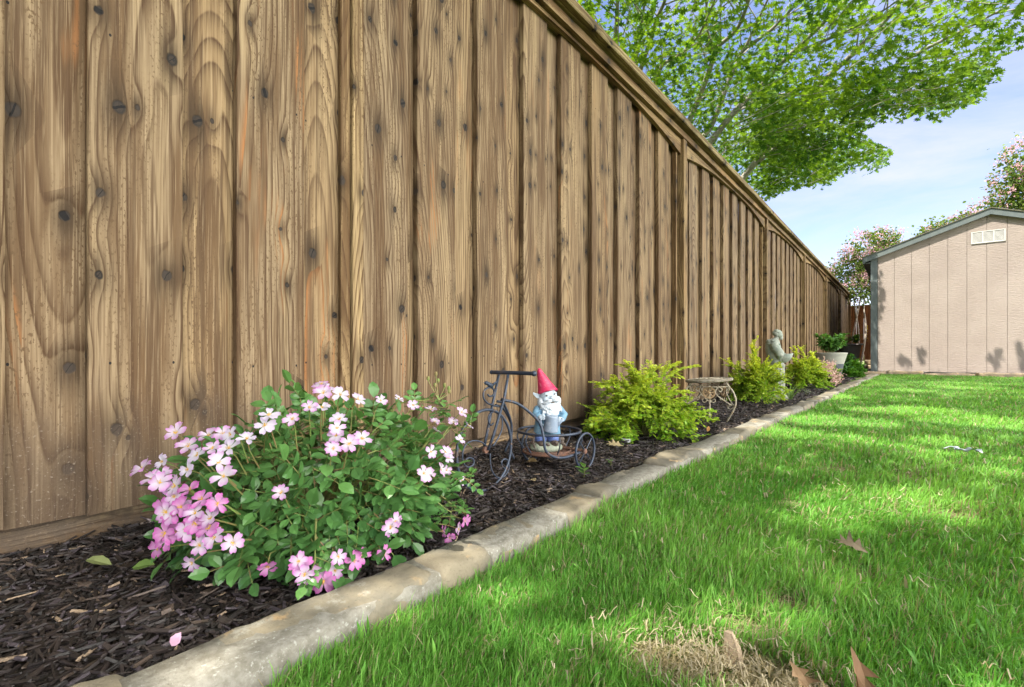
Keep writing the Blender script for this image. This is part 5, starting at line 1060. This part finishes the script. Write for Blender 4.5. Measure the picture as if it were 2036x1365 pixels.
# ------------------------------------------------------------------ planters
def pot(label, c, prof, mat, band=None):
    p = thing('planter_pot', c, label, 'planter', 'round planter pots near the shed'); b = MB(); b.lathe(prof, c, 56, cap=False); b.build('body', mat, p, smooth=True)
    if band: b = MB(); b.lathe(band[0], c, 56, cap=False); b.build('dark_band', band[1], p, smooth=True)
    return p
m_pot1 = nmat('warm_grey_glaze', (0.36, 0.36, 0.31), (0.30, 0.30, 0.26), 14, 0.6, 0.2, 80, .001); m_pot1b = nmat('charcoal_glaze', (0.060, 0.068, 0.085), (0.09, 0.10, 0.12), 14, 0.5); m_pot2 = nmat('taupe_pot', (0.30, 0.275, 0.26), (0.26, 0.24, 0.23), 10, 0.55); m_soilp = nmat('potting_soil', (0.03, 0.022, 0.018), (0.06, 0.045, 0.03), 60, 0.95)
p1 = (.29, 7.30, 0.0)
q = pot('two tone planter, pale above and charcoal below', p1, [(.150, .195), (.186, .322), (.190, .330), (.186, .335), (.180, .332), (.174, .30), (.10, .298)], m_pot1, ([(.0, .002), (.112, .002), (.116, .01), (.150, .1945)], m_pot1b))
b = MB(); b.lathe([(.0, .300), (.178, .300)], p1, 40, cap=False); b.build('soil', m_soilp, q)
p2 = (.225, 11.05, .137)
q = pot('tall taupe planter with a wide rolled rim on a flat stone', p2, [(.0, .0), (.118, .0), (.122, .01), (.165, .325), (.166, .338), (.200, .342), (.208, .352), (.206, .364), (.192, .370), (.172, .366), (.160, .33), (.10, .325)], m_pot2)
b = MB(); b.lathe([(.0, .33), (.162, .33)], p2, 40, cap=False); b.build('soil', m_soilp, q)
def tuft(name, label, cat, base, n, spread, h, ls, seed, cols, ratio=.34, droop=.3, blade=False, width=.06):
    r2 = np.random.default_rng(seed); th = thing(name, base, label, cat); b0 = np.array(base); mb = MB(); P = []; D = []; N_ = []; Cc = []; S2 = []
    if blade:
        V = []; F = []; C3 = []
        for i in range(n):
            a = r2.uniform(0, 6.28); L_ = h * r2.uniform(.6, 1.1); d = np.array([math.cos(a), math.sin(a), 0]); sd_ = np.array([-d[1], d[0], 0]); o = len(V); g_ = r2.random(); wv = width * r2.uniform(.7, 1.2)
            for k in range(7):
                f = k / 6; ben = droop * f * f * r2.uniform(.95, 1.05); p = b0 + d * (spread * .15 + L_ * (f * .25 + ben * .9)) + np.array([0, 0, L_ * (f - ben * .9 * f)]) + r2.normal(0, .0, 3); w_ = wv * (1 - f ** 2.2) + .0004
                V += [p - sd_ * w_, p + sd_ * w_ + np.array([0, 0, .0])]; C3 += [np.array(cols[0]) * (1 - g_) + np.array(cols[1]) * g_] * 2
            for k in range(6): F.append((o + 2 * k, o + 2 * k + 1, o + 2 * k + 3, o + 2 * k + 2))
        mesh_np('blades', np.array(V), [np.array(F)], m_priv, th, col=np.array(C3)); return th
    for i in range(n):
        a = r2.uniform(0, 6.28); e = b0 + np.array([math.cos(a) * spread * r2.random() ** .5, math.sin(a) * spread * r2.random() ** .5, h * r2.uniform(.45, 1)]); mid = (b0 + e) / 2 + np.array([0, 0, h * .18]); pp = smooth_path([tuple(b0 + r2.normal(0, .15 * spread, 3) * [1, 1, 0]), tuple(mid), tuple(e)], 5); mb.tube(pp, .0018, 4)
        for j in range(3, 11):
            p = pp[j]; t_ = np.array((pp[min(j + 1, 10)] - pp[j - 1]).normalized())
            for s in (-1, 1): P.append(np.array(p)); D.append(t_ * .4 + r2.normal(0, .7, 3)); N_.append(np.array([0, 0, 1.]) + r2.normal(0, .3, 3)); S2.append(ls * r2.uniform(.6, 1.1)); Cc.append(r2.random())
    P, D, N_, S2, Cc = map(np.array, (P, D, N_, S2, Cc)); V, F, c = inst(OV, OF, P, basis(unit(D), unit(N_)) * S2[:, None, None], np.array(cols[0]) * (1 - Cc[:, None]) + np.array(cols[1]) * Cc[:, None]); mesh_np('foliage', V, F, m_priv, th, col=c); mb.build('stems', m_stem, th); return th
tuft('potted_plant', 'leafy green plant growing in the two tone planter', 'plant', (.29, 7.30, .30), 42, .17, .26, .055, 41, ((.05, .16, .03), (.16, .34, .08)))
tuft('potted_plant', 'feathery grass tuft at the left of the taupe planter', 'plant', (.16, 11.0, .468), 170, .06, .20, .0, 42, ((.10, .20, .05), (.30, .36, .12)), blade=True, droop=.25, width=.0016)
tuft('potted_plant', 'bright green leafy sprig at the right of the taupe planter', 'plant', (.31, 11.0, .468), 14, .09, .20, .05, 43, ((.10, .24, .03), (.24, .42, .08)))
tuft('strappy_plant', 'strappy arching green leaves at the foot of the fluted column', 'plant', (.43, 3.78, .0), 22, .04, .20, .0, 44, ((.10, .22, .05), (.26, .38, .12)), blade=True, droop=.75, width=.004)
tuft('perennial', 'dark green ferny plant between the two grey planters', 'plant', (.34, 7.75, .0), 46, .16, .30, .06, 45, ((.035, .12, .03), (.09, .24, .05)))
# ------------------------------------------------------------------ small things on mulch and lawn
def seedling(name, label, base, sc, n, seed, grp=None):
    r2 = np.random.default_rng(seed); th = thing(name, base, label, 'weed', grp); b0 = np.array(base); mb = MB(); tip = b0 + np.array([.1, .05, 1]) * sc * .8; mb.tube([tuple(b0 - [0, 0, .01]), tuple(b0 * .5 + tip * .5 + [.003, 0, 0]), tuple(tip)], [.0012, .001, .0006], 5); P = []; D = []
    for i in range(n): f = .35 + .65 * i / n; a = i * 2.4 + r2.uniform(0, .5); P.append(b0 * (1 - f) + tip * f); D.append([math.cos(a), math.sin(a), .35 + .4 * (f > .85)])
    P, D = np.array(P), np.array(D); col = np.tile([[.13, .26, .07]], (n, 1)) * r2.uniform(.8, 1.4, (n, 1)); V, F, c = inst(OV2, OF2, P, basis(unit(D), np.tile([[0, 0, 1.]], (n, 1))) * (sc * r2.uniform(.4, .6, n))[:, None, None], col); mesh_np('leaves', V, F, m_priv, th, col=c); mb.build('stem', m_stem, th)
seedling('seedling', 'small green weed seedling by the near rear wheel of the tricycle', (.420, 1.05, .004), .045, 8, 1)
seedling('seedling', 'tiny grassy sprout in the mulch just beyond the tricycle rear wheel', (.405, 1.22, .006), .022, 6, 2)
m_dead = leafmat('dead_leaf', .15, .7, .2, (1, .9, .8)); m_greyst = nmat('grey_stone', (.30, .32, .34), (.42, .44, .45), 40, .8, .6, 120, .003)
DV = KV * np.array([1, 1, 4.5]) + np.array([0, 0, 0]); 
def dead(name, label, pos, ax, nr, s, col, curl=1.0, tmpl=None, cat='leaf', grp=None):
    tv, tf = (DV * np.array([1, 1, curl]), KF) if tmpl is None else tmpl; B = basis(unit(np.array([ax], float)), unit(np.array([nr], float))) * s
    V, F, c = inst(tv, tf, np.array([pos], float), B, np.array([col], float)); o = mesh_np(name, V, F, m_dead, None, col=c, org=pos); return tag(o, label, cat, grp)
dead('fallen_leaf', 'big brown curled oak leaf standing up in the grass at the bottom edge', (1.018, .512, .020), (.25, .1, 1), (.7, -.7, .2), .034, (.20, .11, .06), 1.6, grp='dead oak leaves on the lawn')
dead('fallen_leaf', 'small pale brown leaf tip standing in the straw at the bottom edge', (.985, .495, .020), (-.45, .1, .8), (.5, -.8, .3), .024, (.26, .17, .10), 1.6, grp='dead oak leaves on the lawn')
dead('fallen_leaf', 'long tan leaf leaning out of the grass near the bottom right corner', (1.05, .515, .020), (.7, .3, .55), (.4, -.7, .5), .036, (.26, .19, .12), 1.2, grp='dead oak leaves on the lawn')
dead('fallen_leaf', 'flat brown oak leaf lying on the lawn, middle right', (.965, .885, .036), (.85, -.1, .05), (0, -.45, 1), .040, (.20, .15, .10), .8, grp='dead oak leaves on the lawn')
dead('fallen_leaf', 'dark dry leaf on the far lawn near the right edge', (1.36, 2.06, .036), (.9, .3, .2), (0, -.5, 1), .08, (.16, .12, .09), 1.2, grp='dead oak leaves on the lawn')
dead('fallen_leaf', 'tan leaf on the mulch under the tricycle tray', (.215, 1.09, .016), (.9, .4, .05), (.2, -.4, 1), .028, (.42, .30, .14), .5, (OV, OF), grp='dead leaves on the mulch')
dead('fallen_leaf', 'pale crumpled leaf on the mulch in front of the tricycle tray', (.345, .935, .016), (.8, -.4, .1), (.3, -.4, 1), .022, (.48, .38, .22), 1, (OV, OF), grp='dead leaves on the mulch')
dead('fallen_leaf', 'large tan lobed leaf on the mulch between the tricycle and the wide shrub', (.270, 1.455, .018), (.8, .5, .05), (.1, -.4, 1), .055, (.38, .30, .17), .4, grp='dead leaves on the mulch')
dead('fallen_leaf', 'orange brown leaf on the mulch in front of the rusty plant stand', (.45, 1.93, .018), (.2, .3, 1), (.6, -.7, .2), .022, (.42, .21, .07), .6, (OV, OF), grp='dead leaves on the mulch')
dead('green_leaf', 'fresh green leaf lying on the mulch to the left of the rose', (.215, .185, .022), (.5, .6, .1), (.1, -.5, 1), .028, (.15, .24, .06), .4, (OV, OF), grp='green leaves on the mulch')
dead('green_leaf', 'long yellowish green leaf lying on the mulch at the lower left', (.205, .165, .030), (-.75, -.42, .1), (.1, -.4, 1), .045, (.22, .25, .10), .3, (OV2 * [.55, 1, 1], OF2), grp='green leaves on the mulch')
dead('fallen_petal', 'single pink and white petal on the mulch beside the front stones', (.462, .163, .018), (.3, .5, .9), (.7, -.6, .2), .015, (.75, .45, .62), .6, (OV, OF), cat='petal')
b = MB(); rg = stone(-.016, .016, 0, .026, .0, 91, hgt=.022); b.loft([[(p[1] + .268, p[0] + 1.600, p[2] + .026) for p in r[::-1]] for r in rg]); o = b.build('small_stone', m_greyst, None, smooth=True, org=(.268, 1.6, .01)); tag(o, 'small grey stone on the mulch in front of the wide shrub', 'stone')
m_wood = nmat('weathered_chip', (.36, .28, .19), (.25, .19, .13), 60, .85, .6, 300, .002)
b = MB(); b.loft([[(.9145 + x_, .520 + y_, z_) for x_, y_ in pr] for z_, pr in ((.004, [(-.008, -.004), (.007, -.005), (.009, .004), (-.006, .005)]), (.022, [(-.009, -.001), (.004, -.002), (.005, .006), (-.008, .006)]), (.035, [(-.010, .002), (-.002, .001), (-.003, .007), (-.008, .007)]))]); o = b.build('wood_chip', m_wood, None, org=(.9145, .52, .004)); tag(o, 'upright chip of weathered wood in the bare straw patch', 'wood chip')
b = MB(); V, F = grid(-.03, .03, -.02, .02, 14, 10, lambda a, c_: .012 * mn.noise((a * 60, c_ * 60, 3))); b.add([(1.187 + p[0], 1.925 + p[1], .042 + p[2]) for p in V], [tuple(f) for f in F]); b.tube(smooth_path([(1.165, 1.93, .042), (1.15, 1.94, .044), (1.135, 1.94, .036)], 4), .0016, 5)
m_tis = nmat('white_plastic', (.36, .42, .48), (.42, .45, .48), 30, .5); o = b.build('plastic_scrap', m_tis, None, smooth=True, org=(1.187, 1.925, .03)); tag(o, 'crumpled bluish white scrap of plastic on the far lawn', 'scrap')
